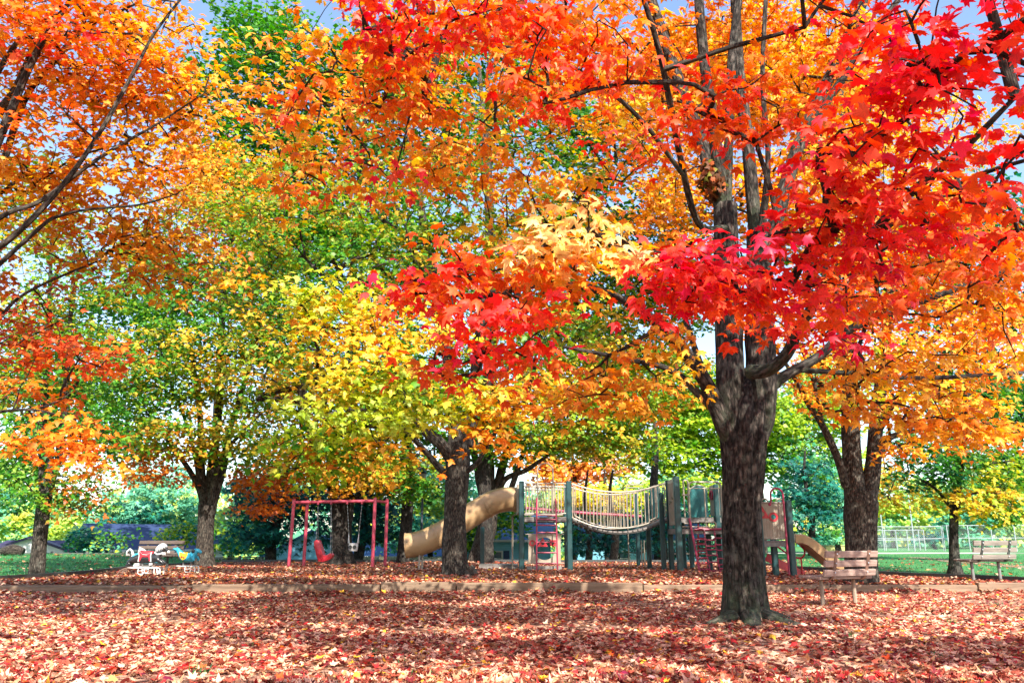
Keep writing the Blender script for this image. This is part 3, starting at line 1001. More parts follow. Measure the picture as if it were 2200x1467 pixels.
# T1: the big red maple on the right
b1 = gnd(1602, 1340, 0.0)
Y1 = b1.y
make_tree(
    'maple_tree', 'big maple with thick furrowed trunk and red leaves, nearest tree, beside the near bench', b1,
    trunk_px([(1604, 1340, .28), (1600, 1290, .255), (1597, 1200, .243), (1594, 1100, .24), (1598, 1000, .262), (1600, 940, .30), (1602, 890, .305), (1605, 840, .20), (1606, 815, .08)], b1),
    [
        L3((1595, 985, Y1, .15), (1577, 900, Y1, .215), (1569, 790, Y1, .19), (1566, 680, Y1 + .1, .185), (1562, 560, Y1 + .2, .175), (1558, 440, Y1 + .2, .16)),
        L3((1608, 985, Y1, .15), (1628, 900, Y1 - .02, .225), (1634, 790, Y1, .208), (1633, 680, Y1, .19), (1630, 590, Y1 + .2, .17), (1626, 500, Y1 + .3, .15)),
        L3((1556, 470, Y1 + .2, 0.104), (1505, 300, Y1 + .5, 0.096), (1450, 150, Y1 + .8, 0.088), (1400, 0, Y1 + 1.1, 0.080), (1340, -200, Y1 + 1.4, 0.048)),
        L3((1558, 460, Y1 + .2, 0.096), (1530, 260, Y1 - .2, 0.088), (1512, 120, Y1 - .4, 0.080), (1500, -20, Y1 - .6, 0.072), (1490, -220, Y1 - .7, 0.040)),
        L3((1560, 450, Y1 + .2, 0.080), (1566, 300, Y1, 0.072), (1572, 130, Y1, 0.068), (1590, -40, Y1, 0.064), (1600, -240, Y1, 0.040)),
        L3((1627, 540, Y1 + .3, 0.104), (1608, 330, Y1 + .3, 0.096), (1588, 150, Y1 + .4, 0.088), (1580, 0, Y1 + .5, 0.080), (1575, -200, Y1 + .6, 0.040)),
        L3((1628, 570, Y1 + .2, 0.072), (1650, 350, Y1 - .3, 0.040), (1638, 180, Y1 - .5, 0.036), (1645, 0, Y1 - .6, 0.032)),
        L3((1630, 600, Y1 + .3, 0.120), (1680, 430, Y1 + .4, 0.112), (1720, 300, Y1 + .6, 0.104), (1790, 150, Y1 + .8, 0.088), (1860, -10, Y1 + 1, 0.080), (1930, -220, Y1 + 1.3, 0.040)),
        L3((1715, 320, Y1 + .6, 0.072), (1770, 230, Y1 + .3, 0.064), (1850, 110, Y1, 0.052), (1930, 0, Y1 - .2, 0.040)),
        # low limb on the left
        L3((1588, 1000, Y1, .09), (1556, 915, Y1 - .05, .125), (1518, 825, Y1 - .2, .098), (1470, 755, Y1 - .5, .085), (1420, 700, Y1 - .9, .075), (1330, 640, Y1 - 1.8, .05), (1200, 610, Y1 - 3.0, .035), (1020, 640, Y1 - 4.0, .02)),
        L3((1575, 940, Y1, .05), (1538, 885, Y1, .068), (1505, 850, Y1 - .1, .055), (1440, 795, Y1 - .1, .045), (1340, 770, Y1, .035), (1210, 745, Y1, .022)),
        L3((1535, 860, Y1 + .1, .06), (1500, 770, Y1 + .3, .05), (1470, 680, Y1 + .5, .04), (1430, 600, Y1 + .7, .03)),
        # dark limb coming forward on the right
        L3((1612, 800, Y1 - .25, .10), (1650, 795, Y1 - .6, .085), (1690, 760, Y1 - .9, .075), (1725, 690, Y1 - 1.4, .065), (1800, 590, Y1 - 2.6, .055), (1930, 440, Y1 - 4.0, .042), (2060, 330, Y1 - 4.9, .03), (2180, 210, Y1 - 5.3, .018)),
        L3((1860, 520, Y1 - 3.3, .035), (1990, 430, Y1 - 4.2, .026), (2120, 370, Y1 - 4.8, .02), (2260, 330, Y1 - 5.2, .014)),
        L3((1800, 590, Y1 - 2.7, .035), (1720, 560, Y1 - 3.6, .026), (1600, 560, Y1 - 4.3, .018), (1450, 590, Y1 - 4.6, .01)),
        # pale limb low on the right
        L3((1618, 880, Y1, .07), (1652, 836, Y1, .09), (1690, 805, Y1, .075), (1760, 765, Y1, .065), (1830, 705, Y1, .06), (1960, 655, Y1 - .2, .05), (2110, 600, Y1 - .4, .04), (2300, 540, Y1 - .6, .02)),
        L3((1715, 795, Y1, .04), (1830, 802, Y1 - .1, .036), (1980, 812, Y1 - .2, .032), (2200, 800, Y1 - .3, .022)),
        # red limb hanging in front on the upper left
        L3((1560, 490, Y1, .05), (1500, 480, Y1 - .6, .045), (1460, 330, Y1 - 1.6, .04), (1425, 150, Y1 - 2.4, .035), (1390, 20, Y1 - 2.8, .03), (1330, -140, Y1 - 3.2, .015)),
        L3((1470, 380, Y1 - 1.4, .03), (1360, 240, Y1 - 2.3, .028), (1200, 130, Y1 - 3.0, .022), (1000, 90, Y1 - 3.4, .014), (850, 70, Y1 - 3.5, .008)),
    ],
    [
        B3(1640, 560, 5.2, 280, 75, 2.3, CR), B3(1830, 520, 5.1, 190, 85, 1.5, RD), B3(1500, 620, 5.3, 170, 50, 1.7, RD),
        B3(2000, 270, 4.4, 240, 200, 1.25, RD), B3(2080, 70, 4.1, 210, 120, 1.5, CR), B3(1850, 390, 4.9, 180, 110, 1.3, RD),
        B3(1860, 150, 5.2, 90, 90, 1.0, RD), B3(2120, 450, 5.2, 150, 120, 1.2, RO), B3(1760, 640, 5.8, 150, 60, 1.3, RO),
        B3(1580, 230, 6.6, 170, 75, 1.9, RO), B3(1420, 150, 5.9, 60, 70, .5, RO),
        B3(1560, 620, 6.4, 150, 60, 1.2, RO),
        B3(880, 590, 5.5, 120, 60, 1.5, [('crimson', .4), ('redor', .4), ('orange', .2)]), B3(1020, 610, 5.5, 150, 80, 1.6, RO),
        B3(1080, 700, 5.4, 130, 70, 1.6, RD), B3(1060, 785, 6.2, 190, 36, 1.4, RO), B3(1150, 640, 6.0, 130, 60, 1.1, OR),
        B3(1240, 530, 5.3, 160, 85, 2.2, PY), B3(1190, 590, 5.8, 110, 60, 1.4, OY), B3(1330, 490, 5.6, 110, 35, 1.0, PY),
        B3(1020, 120, 6.6, 300, 100, 1.2, OR), B3(1210, 130, 5.6, 150, 130, 1.5, RO), B3(900, 30, 5.6, 240, 50, 1.5, RD), B3(1120, 40, 5.6, 150, 50, .9, RD),
        B3(830, 300, 7.6, 260, 110, .9, OY), B3(760, 180, 6.8, 210, 60, 1.0, OR), B3(560, 210, 6.3, 90, 40, .9, [('redor', .4), ('gold', .3), ('crimson', .3)]),
        B3(700, 380, 7.0, 160, 40, .9, [('orange', .4), ('gold', .3), ('crimson', .3)]), B3(1000, 340, 8.0, 180, 90, .9, OY), B3(1150, 420, 8.0, 170, 70, 1.1, OY),
        B3(1330, 330, 7.4, 90, 120, .45, RO), B3(1400, 520, 7.6, 130, 60, .9, OY),
        B3(1350, 835, 8.6, 140, 75, 1.3, OY), B3(1240, 860, 8.6, 90, 30, .8, OR), B3(1420, 740, 8.4, 100, 70, 1.0, OY),
        B3(1830, 690, 7.2, 100, 60, 1.2, CR), B3(1640, 690, 7.8, 90, 35, .8, RO), B3(1900, 600, 7, 150, 70, .9, RO),
        B3(2050, 640, 8.0, 200, 90, 1.2, OR), B3(1990, 800, 8.2, 230, 55, 1.0, OY), B3(2060, 890, 8.6, 190, 45, 1.1, OY), B3(1880, 870, 9.0, 110, 70, .8, OY),
        B3(1620, 130, 12.5, 260, 170, 1.2, OY), B3(1800, 280, 12, 150, 200, 1.0, OY), B3(1420, 320, 12, 120, 160, .6, OY), B3(1330, 90, 11, 150, 120, .7, OR),
        # the crown goes on above the picture; leaf masses added up there for shade
        ((4.3, 5.2, 6.3), (1.5, 1.2, .55), 1.6, RD, .15), ((4.4, 6.6, 8.3), (1.6, 1.4, .6), 1.4, RO, .15), ((4.8, 13.4, 10.2), (3.6, 2.6, 1.3), .9, OR, .2), ((1.0, 12.5, 11.0), (2.6, 2.4, 1.2), .8, OR, .2), ((2.4, 4.2, 7.2), (1.6, 1.3, .7), 1.1, RO, .15), ((5.6, 3.0, 6.6), (1.5, 1.3, .6), 1.1, RD, .15), ((0.3, 2.2, 6.3), (1.4, 1.1, .5), 1.1, OR, .15), ((0.0, 5.5, 7.2), (3.0, 2.5, 1.0), .7, RO, .15), ((5.5, 6.0, 7.0), (3.0, 3.0, 1.4), .8, RD, .15), ((3.2, 2.2, 4.9), (2.4, 1.8, .6), .6, RD, .15),
    ],
    leaf=0.106, per=13, sr=0.28, tmpl=LEAF_FINE, bark='bark_big', own=300, flare=0.20, lobes=5, furrow=0.034, seed=2.3, cov=1.35,
    roots=[[(b1.x + .18, b1.y - .2, .09, .12), (b1.x + .42, b1.y - .38, .01, .09), (b1.x + .75, b1.y - .46, -.06, .06)],
           [(b1.x - .2, b1.y - .2, .09, .12), (b1.x - .5, b1.y - .32, .01, .08), (b1.x - .8, b1.y - .36, -.09, .05)],
           [(b1.x - .02, b1.y - .3, .09, .13), (b1.x - .06, b1.y - .58, .0, .10), (b1.x - .12, b1.y - .8, -.09, .05)],
           [(b1.x + .28, b1.y, .08, .12), (b1.x + .6, b1.y + .12, .0, .08), (b1.x + .95, b1.y + .2, -.08, .04)]])

# T2: orange maple whose trunk stands outside the picture on the left
b2 = Vector((-8.2, 9.6, gz(-8.2, 9.6)))
make_tree(
    'maple_tree', 'orange maple leaning in from beyond the left edge with long bare limbs', b2,
    [(-8.2, 9.6, b2.z - .1, .34), (-8.2, 9.6, 1.2, .28), (-8.15, 9.6, 2.6, .27), (-8.1, 9.6, 3.6, .24), (-8.0, 9.6, 5, .18), (-7.9, 9.6, 7.5, .12), (-7.9, 9.7, 10, .05)],
    [
        [(-8.1, 9.6, 2.7, .11)] + L3((-90, 590, 9.2, 0.056), (20, 515, 9.0, 0.037), (120, 415, 9.0, 0.031), (205, 300, 9.0, 0.027), (285, 160, 9.1, 0.022), (330, 75, 9.2, 0.018), (395, -10, 9.3, 0.015)),
        [(-8.0, 9.6, 4.2, .11)] + L3((-50, 300, 9.6, 0.067), (30, 200, 9.6, 0.059), (75, 100, 9.7, 0.052), (120, 0, 9.8, 0.044), (170, -140, 9.9, 0.022)),
        [(-8.1, 9.6, 3.4, .10)] + L3((-60, 400, 9.0, 0.059), (10, 270, 8.9, 0.052), (60, 150, 8.9, 0.044), (110, 60, 8.9, 0.033), (190, -50, 8.9, 0.022)),
        [(-8.1, 9.6, 3.1, .10)] + L3((-40, 450, 9.8, 0.052), (50, 220, 9.9, 0.044), (110, 140, 10, 0.041), (180, 60, 10.1, 0.030), (300, -40, 10.2, 0.015)),
        [(-8.1, 9.6, 2.9, .07)] + L3((-40, 500, 9.3, 0.033), (90, 430, 9.4, 0.027), (220, 335, 9.6, 0.022), (340, 265, 9.8, 0.016), (440, 200, 10, 0.009)),
        [(-8.1, 9.6, 3.1, .06)] + L3((0, 418, 10, 0.022), (95, 382, 10, 0.018), (160, 340, 10, 0.013), (260, 310, 10, 0.007)),
        [(-8.1, 9.6, 3.3, .06)] + L3((10, 130, 9.4, 0.033), (90, 100, 9.4, 0.030), (170, 65, 9.4, 0.024), (290, 10, 9.5, 0.015)),
        [(-8.1, 9.6, 2.2, .06)] + L3((-40, 720, 10.6, 0.030), (40, 640, 10.8, 0.022), (140, 590, 11, 0.018), (240, 550, 11, 0.010)),
        [(-8.1, 9.6, 1.9, .06)] + L3((-60, 900, 10.3, 0.026), (60, 880, 10.3, 0.016), (160, 900, 10.2, 0.009)),
        [(-8.1, 9.6, 2.6, .06)] + L3((40, 530, 9.2, 0.026), (140, 460, 9.2, 0.019), (300, 440, 9.1, 0.012), (385, 415, 9.0, 0.007)),
    ],
    [
        B3(150, 100, 9.6, 220, 150, 1.5, OG), B3(60, 330, 9.8, 150, 160, 1.0, OY), B3(300, 200, 10.2, 170, 150, 1.3, OY), B3(250, 380, 10.4, 220, 90, 1.3, OY),
        B3(90, 40, 8.4, 150, 70, .9, RO), B3(60, 240, 8.4, 120, 40, .6, RO), B3(420, 250, 10.4, 120, 60, .9, [('gold', .5), ('lime', .25), ('orange', .25)]),
        B3(350, 560, 11.5, 190, 90, 1.2, [('orange2', .4), ('gold', .25), ('rust', .2), ('olive', .15)]), B3(190, 500, 11, 160, 60, .8, [('orange2', .5), ('rust', .3), ('gold', .2)]),
        B3(120, 765, 11, 200, 42, 1.1, [('rust', .4), ('redor', .4), ('orange', .2)]), B3(60, 680, 11, 120, 60, .8, [('rust', .5), ('redor', .3), ('orange', .2)]), B3(40, 580, 11.4, 120, 60, .6, RU),
        B3(60, 850, 10.8, 110, 36, .8, RU), B3(120, 930, 10.2, 120, 52, 1.5, OG), B3(190, 985, 10, 55, 34, 1.1, OG),
        B3(330, 60, 10.8, 120, 80, .8, OY),
        ((-7, 8, 9.0), (3.0, 3.0, 1.2), .6, OR, .15), ((-5.6, 4.4, 6.6), (1.6, 1.3, .6), 1.1, OR, .15), ((-3.0, 6.0, 8.0), (1.6, 1.5, .6), 1.0, OR, .15), ((-8.6, 5.0, 6.0), (1.7, 1.7, .7), 1.0, OR, .15),  # leaf masses out of view, added to shade the near ground
    ],
    leaf=0.115, per=13, sr=0.32, tmpl=LEAF_MID, own=300, bark='bark', seed=5.1, cov=1.85)

# T6: the maple in the middle, yellow and lime low branches
b6 = gnd(980, 1237, gz(-1.2, 18.8))
Y6 = b6.y
make_tree(
    'maple_tree', 'maple with stout trunk in front of the tan tube slide, lime and yellow low branches', b6,
    trunk_px([(978, 1240, .345), (976, 1200, .315), (977, 1120, .29), (981, 1050, .30), (984, 990, .32), (986, 950, .30)], b6),
    [
        L3((972, 990, Y6, .17), (948, 955, Y6 - .3, .15), (915, 925, Y6 - .5, .13), (885, 885, Y6 - .8, .11), (850, 800, Y6 - 1.4, .09), (800, 700, Y6 - 3, .06), (700, 600, Y6 - 5, .03)),
        L3((968, 1030, Y6 - .1, .10), (940, 1000, Y6 - .3, .085), (905, 960, Y6 - .8, .07), (840, 900, Y6 - 2.5, .055), (740, 880, Y6 - 5, .035), (640, 930, Y6 - 6.4, .016)),
        L3((982, 970, Y6, .22), (975, 880, Y6 + .1, .19), (960, 750, Y6 + .2, .16), (930, 600, Y6 + .3, .14), (905, 450, Y6 + .3, .12), (885, 330, Y6 + .4, .10), (860, 150, Y6 + .5, .05)),
        L3((1000, 960, Y6, .20), (1015, 870, Y6 + .2, .17), (1030, 740, Y6 + .3, .16), (1048, 600, Y6 + .5, .15), (1052, 480, Y6 + .6, .14), (1045, 340, Y6 + .7, .11), (1030, 150, Y6 + .8, .05)),
        L3((1002, 1012, Y6 - .1, .09), (1025, 995, Y6 - .3, .075), (1045, 960, Y6 - .6, .06), (1090, 890, Y6 - 1.6, .05), (1130, 860, Y6 - 3, .03)),
        L3((1040, 560, Y6 + .5, .07), (1090, 480, Y6 + .2, .06), (1150, 420, Y6, .05), (1240, 370, Y6 - .3, .04), (1340, 330, Y6 - .6, .02)),
        L3((930, 600, Y6 + .3, .06), (860, 500, Y6, .05), (760, 440, Y6 - .4, .04), (600, 360, Y6 - 1, .02)),
        L3((850, 800, Y6 - 1.4, .05), (700, 760, Y6 - 2, .035), (560, 700, Y6 - 2.5, .02)),
        L3((1015, 870, Y6 + .2, .08), (1080, 800, Y6 + .1, .06), (1170, 750, Y6, .05), (1290, 720, Y6 - .2, .03)),
    ],
    [
        B3(700, 960, 12.2, 130, 40, 1.6, LG), B3(800, 890, 12, 200, 48, 1.9, LM), B3(900, 830, 12.2, 170, 45, 1.7, LG), B3(640, 1005, 12.2, 70, 22, 1.2, LG),
        B3(720, 960, 12.6, 110, 36, 1.2, OY), B3(780, 790, 12.2, 150, 60, 1.6, YL), B3(700, 620, 12.4, 120, 40, 1.2, LM), B3(740, 690, 12.6, 160, 70, 1.1, [('gold', .4), ('lime', .3), ('orange2', .3)]),
        B3(850, 690, 12.6, 150, 60, 1.2, YL), B3(1040, 850, 12, 110, 50, 1.5, YL), B3(1070, 920, 12.2, 60, 65, 1.8, OY), B3(1130, 840, 12.2, 80, 50, 1.3, [('gold', .4), ('orange', .3), ('lime', .3)]),
        B3(800, 960, 12, 60, 30, 1.2, OY), B3(620, 790, 14, 130, 80, .8, GY),
        B3(960, 440, 15, 260, 120, .9, GY), B3(880, 560, 15, 220, 80, 1.0, GY), B3(1120, 540, 15, 180, 80, 1.0, [('gold', .4), ('ygreen', .4), ('orange', .2)]), B3(1200, 730, 15, 130, 80, .9, GY),
        B3(960, 250, 17, 260, 140, .45, GY), B3(640, 420, 16, 180, 110, .8, GO), B3(1240, 420, 16, 110, 120, .7, GY), B3(560, 620, 17, 130, 130, .8, GY),
        ((-1.0, 16, 12.5), (4, 3, 1.6), .8, OY, .2), ((2.6, 17, 11.5), (2.6, 2.2, 1.4), .8, OY, .2), ((-4.6, 18, 12), (3, 3, 1.4), .7, OY, .2),  # high leaf masses added to keep the play structure in shade
    ],
    leaf=0.132, per=16, sr=0.42, tmpl=LEAF_MID, own=300, flare=.2, lobes=5, furrow=.010, bark='bark', seed=8.2, cov=1.9)

# T8: the maple behind the near bench
b8 = gnd(1852, 1252, 0.18)
Y8 = b8.y
make_tree(
    'maple_tree', 'maple with forked trunk just behind the near wooden bench, orange and yellow crown', b8,
    trunk_px([(1852, 1252, .33), (1850, 1190, .31), (1848, 1120, .325), (1850, 1080, .34), (1848, 1055, .30)], b8),
    [
        L3((1840, 1075, Y8, .24), (1830, 990, Y8, .20), (1826, 860, Y8, .18), (1824, 720, Y8 + .1, .16), (1822, 560, Y8 + .2, .13), (1815, 380, Y8 + .3, .10), (1805, 150, Y8 + .4, .05)),
        L3((1862, 1075, Y8, .20), (1876, 1000, Y8 + .1, .17), (1882, 920, Y8 + .2, .15), (1895, 800, Y8 + .3, .13), (1912, 640, Y8 + .4, .11), (1925, 480, Y8 + .5, .09), (1950, 250, Y8 + .6, .04)),
        L3((1818, 1045, Y8 - .1, .10), (1800, 985, Y8 - .2, .085), (1768, 915, Y8 - .4, .075), (1738, 870, Y8 - .6, .06), (1700, 800, Y8 - .9, .045), (1660, 740, Y8 - 1.2, .025)),
        L3((1768, 915, Y8 - .4, .05), (1752, 840, Y8 - .5, .042), (1730, 770, Y8 - .6, .032), (1690, 690, Y8 - .8, .02)),
        L3((1884, 985, Y8 + .1, .09), (1905, 945, Y8, .075), (1940, 930, Y8 - .1, .06), (1990, 920, Y8 - .2, .04), (2060, 890, Y8 - .4, .02)),
        L3((1884, 930, Y8 + .1, .08), (1915, 880, Y8 - .1, .065), (1960, 790, Y8 - .3, .055), (2040, 690, Y8 - .5, .04), (2150, 640, Y8 - .7, .02)),
        L3((1826, 880, Y8, .07), (1800, 780, Y8 + .1, .06), (1780, 680, Y8 + .2, .05), (1760, 520, Y8 + .3, .03)),
        L3((1895, 800, Y8 + .3, .06), (1980, 700, Y8 + .5, .05), (2080, 600, Y8 + .7, .04), (2200, 500, Y8 + .9, .02)),
    ],
    [
        B3(1980, 700, 14.5, 200, 80, 1.2, OY), B3(2080, 560, 15.5, 170, 120, 1.1, OR), B3(2040, 780, 14, 190, 60, 1.2, OY), B3(2000, 860, 13.4, 150, 45, 1.4, [('gold', .4), ('lime', .3), ('orange', .3)]), B3(2110, 920, 13.6, 110, 48, 1.5, OY),
        B3(1960, 950, 13.8, 60, 30, 1.2, OY), B3(1760, 780, 16, 110, 70, .8, OY), B3(1720, 700, 16.5, 130, 70, .8, OY), B3(1900, 480, 16, 180, 140, .9, OY), B3(1800, 620, 16, 120, 90, .6, RO),
        B3(1950, 300, 17, 220, 150, .7, OY), B3(1780, 850, 15.5, 70, 40, .7, OY), B3(1900, 780, 14, 90, 50, .8, [('ygreen', .4), ('gold', .4), ('green', .2)]), B3(2150, 730, 15, 90, 90, 1.0, OR),
    ],
    leaf=0.125, per=16, sr=0.4, tmpl=LEAF_STAR, own=200, flare=.16, lobes=4, furrow=.010, bark='bark', seed=11.4, cov=2.2)

# T3: slim two-stemmed tree at the far left
b3 = gnd(78, 1238, gz(-11.9, 20))
Y3 = b3.y
make_tree(
    'maple_tree', 'slim tree forking into two stems on the grass at the far left, green leaves', b3,
    trunk_px([(78, 1238, .20), (84, 1180, .175), (92, 1100, .165), (96, 1075, .16)], b3),
    [
        L3((94, 1085, Y3, .115), (92, 1020, Y3, .10), (92, 950, Y3, .09), (98, 820, Y3, .08), (106, 650, Y3 + .1, .06), (112, 480, Y3 + .2, .03)),
        L3((100, 1080, Y3, .11), (112, 1030, Y3, .10), (128, 970, Y3, .09), (140, 850, Y3, .075), (150, 700, Y3 - .1, .06), (160, 540, Y3 - .2, .03)),
        L3((92, 960, Y3, .04), (60, 900, Y3 - .3, .03), (10, 850, Y3 - .5, .015)),
        L3((140, 860, Y3, .04), (190, 790, Y3 - .3, .03), (240, 740, Y3 - .5, .015)),
    ],
    [B3(90, 680, Y3, 160, 110, .8, GY), B3(180, 800, Y3, 110, 90, .9, GR), B3(40, 820, Y3, 110, 70, .8, GO), B3(60, 1050, Y3 - .4, 100, 70, .9, GR), B3(180, 1040, Y3 - .4, 75, 70, 1.3, [('green', .5), ('olive', .3), ('rust', .2)]),
     B3(130, 930, Y3, 150, 60, .9, GR), B3(200, 610, Y3, 140, 70, .6, GR), B3(60, 540, Y3, 110, 60, .5, GY)],
    leaf=0.14, per=18, sr=0.5, bark='bark', tmpl=LEAF_STAR, seed=14.0, cov=2.2)

# T4: vase-shaped maple by the spring riders
b4 = gnd(440, 1220, gz(-9.5, 24.5))
Y4 = b4.y
make_tree(
    'maple_tree', 'vase shaped maple with many upright stems beside the spring riders, green crown', b4,
    trunk_px([(440, 1221, .33), (440, 1180, .27), (442, 1120, .26), (446, 1085, .30)], b4),
    [
        L3((438, 1090, Y4, .12), (428, 1050, Y4, .10), (400, 1000, Y4 - .3, .085), (355, 940, Y4 - .8, .06), (310, 880, Y4 - 1.2, .03)),
        L3((440, 1085, Y4, .14), (432, 1000, Y4, .12), (430, 900, Y4, .10), (412, 760, Y4, .08), (395, 620, Y4, .04)),
        L3((448, 1085, Y4 + .1, .17), (455, 1000, Y4 + .1, .15), (470, 880, Y4 + .1, .13), (476, 700, Y4 + .2, .10), (480, 480, Y4 + .3, .05)),
        L3((456, 1085, Y4, .15), (480, 1000, Y4, .13), (492, 930, Y4, .11), (520, 840, Y4, .09), (560, 700, Y4, .06), (580, 540, Y4, .03)),
        L3((452, 1080, Y4 - .2, .10), (468, 1000, Y4 - .4, .085), (500, 950, Y4 - .8, .06), (560, 890, Y4 - 1.2, .03)),
        L3((430, 1050, Y4 - .1, .07), (410, 940, Y4 - .4, .06), (370, 830, Y4 - .8, .04), (340, 740, Y4 - 1, .02)),
    ],
    [B3(370, 780, Y4 - 1, 170, 100, 1.2, GY), B3(450, 660, Y4, 170, 120, 1.1, GR), B3(540, 800, Y4 - .5, 140, 110, 1.1, GO), B3(380, 930, Y4 - 1.5, 130, 60, 1.3, GO), B3(520, 940, Y4 - 1, 120, 60, 1.1, GY),
     B3(440, 500, Y4, 200, 100, .9, GY), B3(300, 860, Y4 - 1, 90, 70, .9, GR), B3(610, 640, Y4 + .5, 120, 150, .9, GR), B3(320, 1000, Y4 - 1.2, 70, 40, 1.0, RU), B3(470, 380, Y4 + 1, 150, 90, .7, OY)],
    leaf=0.15, per=20, sr=0.55, bark='bark', tmpl=LEAF_LO, seed=17.0, cov=2.2, flare=.12, lobes=4)

# T5: twin trunk behind the swing
b5 = gnd(735, 1212, gz(-6, 29))
Y5 = b5.y
make_tree(
    'maple_tree', 'dark twin stemmed maple standing behind the red swing frame', b5,
    trunk_px([(735, 1213, .50), (734, 1180, .40), (734, 1140, .39), (735, 1115, .36)], b5),
    [
        L3((726, 1120, Y5, .24), (718, 1060, Y5, .20), (712, 1000, Y5, .18), (700, 900, Y5, .15), (680, 760, Y5, .10), (660, 600, Y5, .05)),
        L3((745, 1120, Y5, .26), (748, 1060, Y5, .22), (750, 980, Y5, .20), (758, 850, Y5, .16), (770, 680, Y5, .10), (780, 520, Y5, .05)),
        L3((756, 1072, Y5, .08), (790, 1052, Y5 - .3, .07), (840, 1028, Y5 - .8, .055), (920, 1000, Y5 - 1.2, .03)),
        L3((756, 1040, Y5, .08), (800, 1010, Y5, .065), (870, 985, Y5, .05), (950, 960, Y5, .025)),
        L3((714, 1060, Y5, .07), (690, 1020, Y5 - .3, .06), (650, 985, Y5 - .6, .05), (590, 980, Y5 - .9, .025)),
        L3((706, 960, Y5, .08), (660, 900, Y5, .06), (600, 860, Y5, .04)),
    ],
    [B3(565, 1045, Y5 - 1.5, 62, 62, 1.2, RU), B3(640, 980, Y5 - 1, 120, 55, 1.0, GO), B3(760, 1020, Y5 - 1, 130, 45, 1.2, [('ygreen', .4), ('orange2', .3), ('gold', .3)]), B3(850, 1000, Y5 - .5, 110, 50, 1.2, GO),
     B3(700, 880, Y5, 180, 80, 1.1, GO), B3(820, 880, Y5, 140, 80, 1.1, GY), B3(720, 740, Y5, 200, 110, 1.0, GR), B3(880, 1045, Y5 - .5, 70, 26, 1.1, GR), B3(750, 560, Y5 + 1, 200, 130, .9, GR)],
    leaf=0.17, per=22, sr=0.6, bark='bark_dark', tmpl=LEAF_LO, seed=20.0, cov=2.8, flare=.2, lobes=4)

# T7: spreading maple behind the slide
b7 = gnd(1046, 1208, gz(-.9, 31))
Y7 = b7.y
make_tree(
    'maple_tree', 'spreading maple with several dark stems rising behind the tube slide', b7,
    trunk_px([(1030, 1208, .50), (1038, 1170, .40), (1048, 1120, .38), (1050, 1085, .40)], b7),
    [
        L3((1044, 1090, Y7, .20), (1030, 1030, Y7, .17), (1020, 980, Y7, .15), (985, 880, Y7, .10), (950, 760, Y7, .05)),
        L3((1050, 1085, Y7, .24), (1052, 1020, Y7, .21), (1050, 940, Y7, .18), (1060, 800, Y7, .13), (1070, 620, Y7, .06)),
        L3((1058, 1085, Y7, .22), (1075, 1020, Y7, .19), (1090, 960, Y7, .16), (1110, 860, Y7, .12), (1140, 720, Y7, .06)),
        L3((1066, 1080, Y7, .12), (1085, 1030, Y7 - .2, .11), (1130, 1010, Y7 - .4, .10), (1160, 990, Y7 - .6, .08), (1200, 965, Y7 - .9, .05), (1300, 930, Y7 - 1.4, .03)),
        L3((1098, 1050, Y7 - .2, .12), (1112, 1010, Y7 - .3, .11), (1130, 960, Y7 - .4, .09), (1170, 890, Y7 - .6, .07), (1240, 800, Y7 - .8, .03)),
    ],
    [B3(1180, 900, Y7 - 1, 200, 70, 1.5, GY), B3(1300, 940, Y7 - 1, 140, 50, 1.3, GY), B3(1330, 820, Y7 - 1, 200, 100, 1.3, [('ygreen', .35), ('gold', .35), ('green', .3)]), B3(1150, 770, Y7, 220, 100, 1.2, GY),
     B3(1340, 680, Y7, 190, 110, 1.2, GY), B3(1050, 940, Y7 - .8, 120, 60, 1.0, GR), B3(1220, 600, Y7 + 1, 230, 130, 1.0, GR), B3(960, 880, Y7, 140, 80, 1.0, GR), B3(1420, 560, Y7 + 1, 170, 100, .6, GR)],
    leaf=0.18, per=22, sr=0.6, bark='bark', tmpl=LEAF_LO, seed=23.0, cov=2.6, flare=.2, lobes=4)

# T9: slim tree by the far bench
b9 = gnd(2054, 1236, 0.18)
Y9 = b9.y
make_tree(
    'maple_tree', 'slim straight tree just left of the far bench, green and yellow leaves', b9,
    trunk_px([(2054, 1237, .17), (2051, 1200, .12), (2049, 1140, .108), (2052, 1080, .115), (2060, 1020, .11), (2070, 950, .10), (2080, 850, .07), (2085, 700, .03)], b9),
    [L3((2050, 1100, Y9, .05), (2010, 1050, Y9 - .3, .04), (1960, 1020, Y9 - .6, .02)), L3((2060, 1030, Y9, .05), (2110, 1000, Y9, .04), (2170, 990, Y9, .02)),
     L3((2052, 1085, Y9, .045), (2090, 1060, Y9 - .4, .03), (2150, 1060, Y9 - .7, .015))],
    [B3(1990, 990, Y9 - .5, 90, 70, 1.4, DG), B3(2040, 940, Y9, 130, 50, 1.2, GR), B3(2130, 1010, Y9, 90, 60, 1.2, [('green', .4), ('yellow', .3), ('ygreen', .3)]), B3(2100, 1080, Y9 - .4, 90, 42, 1.3, [('gold', .4), ('yellow', .3), ('ygreen', .3)]),
     B3(1930, 1040, Y9 + 3, 80, 60, .9, YL), B3(2160, 1100, Y9, 60, 40, 1.2, GR), B3(2120, 860, Y9 + 1, 120, 80, .9, GR)],
    leaf=0.14, per=18, sr=0.45, bark='bark_dark', seed=26.0, cov=2.2, flare=.12, lobes=4)

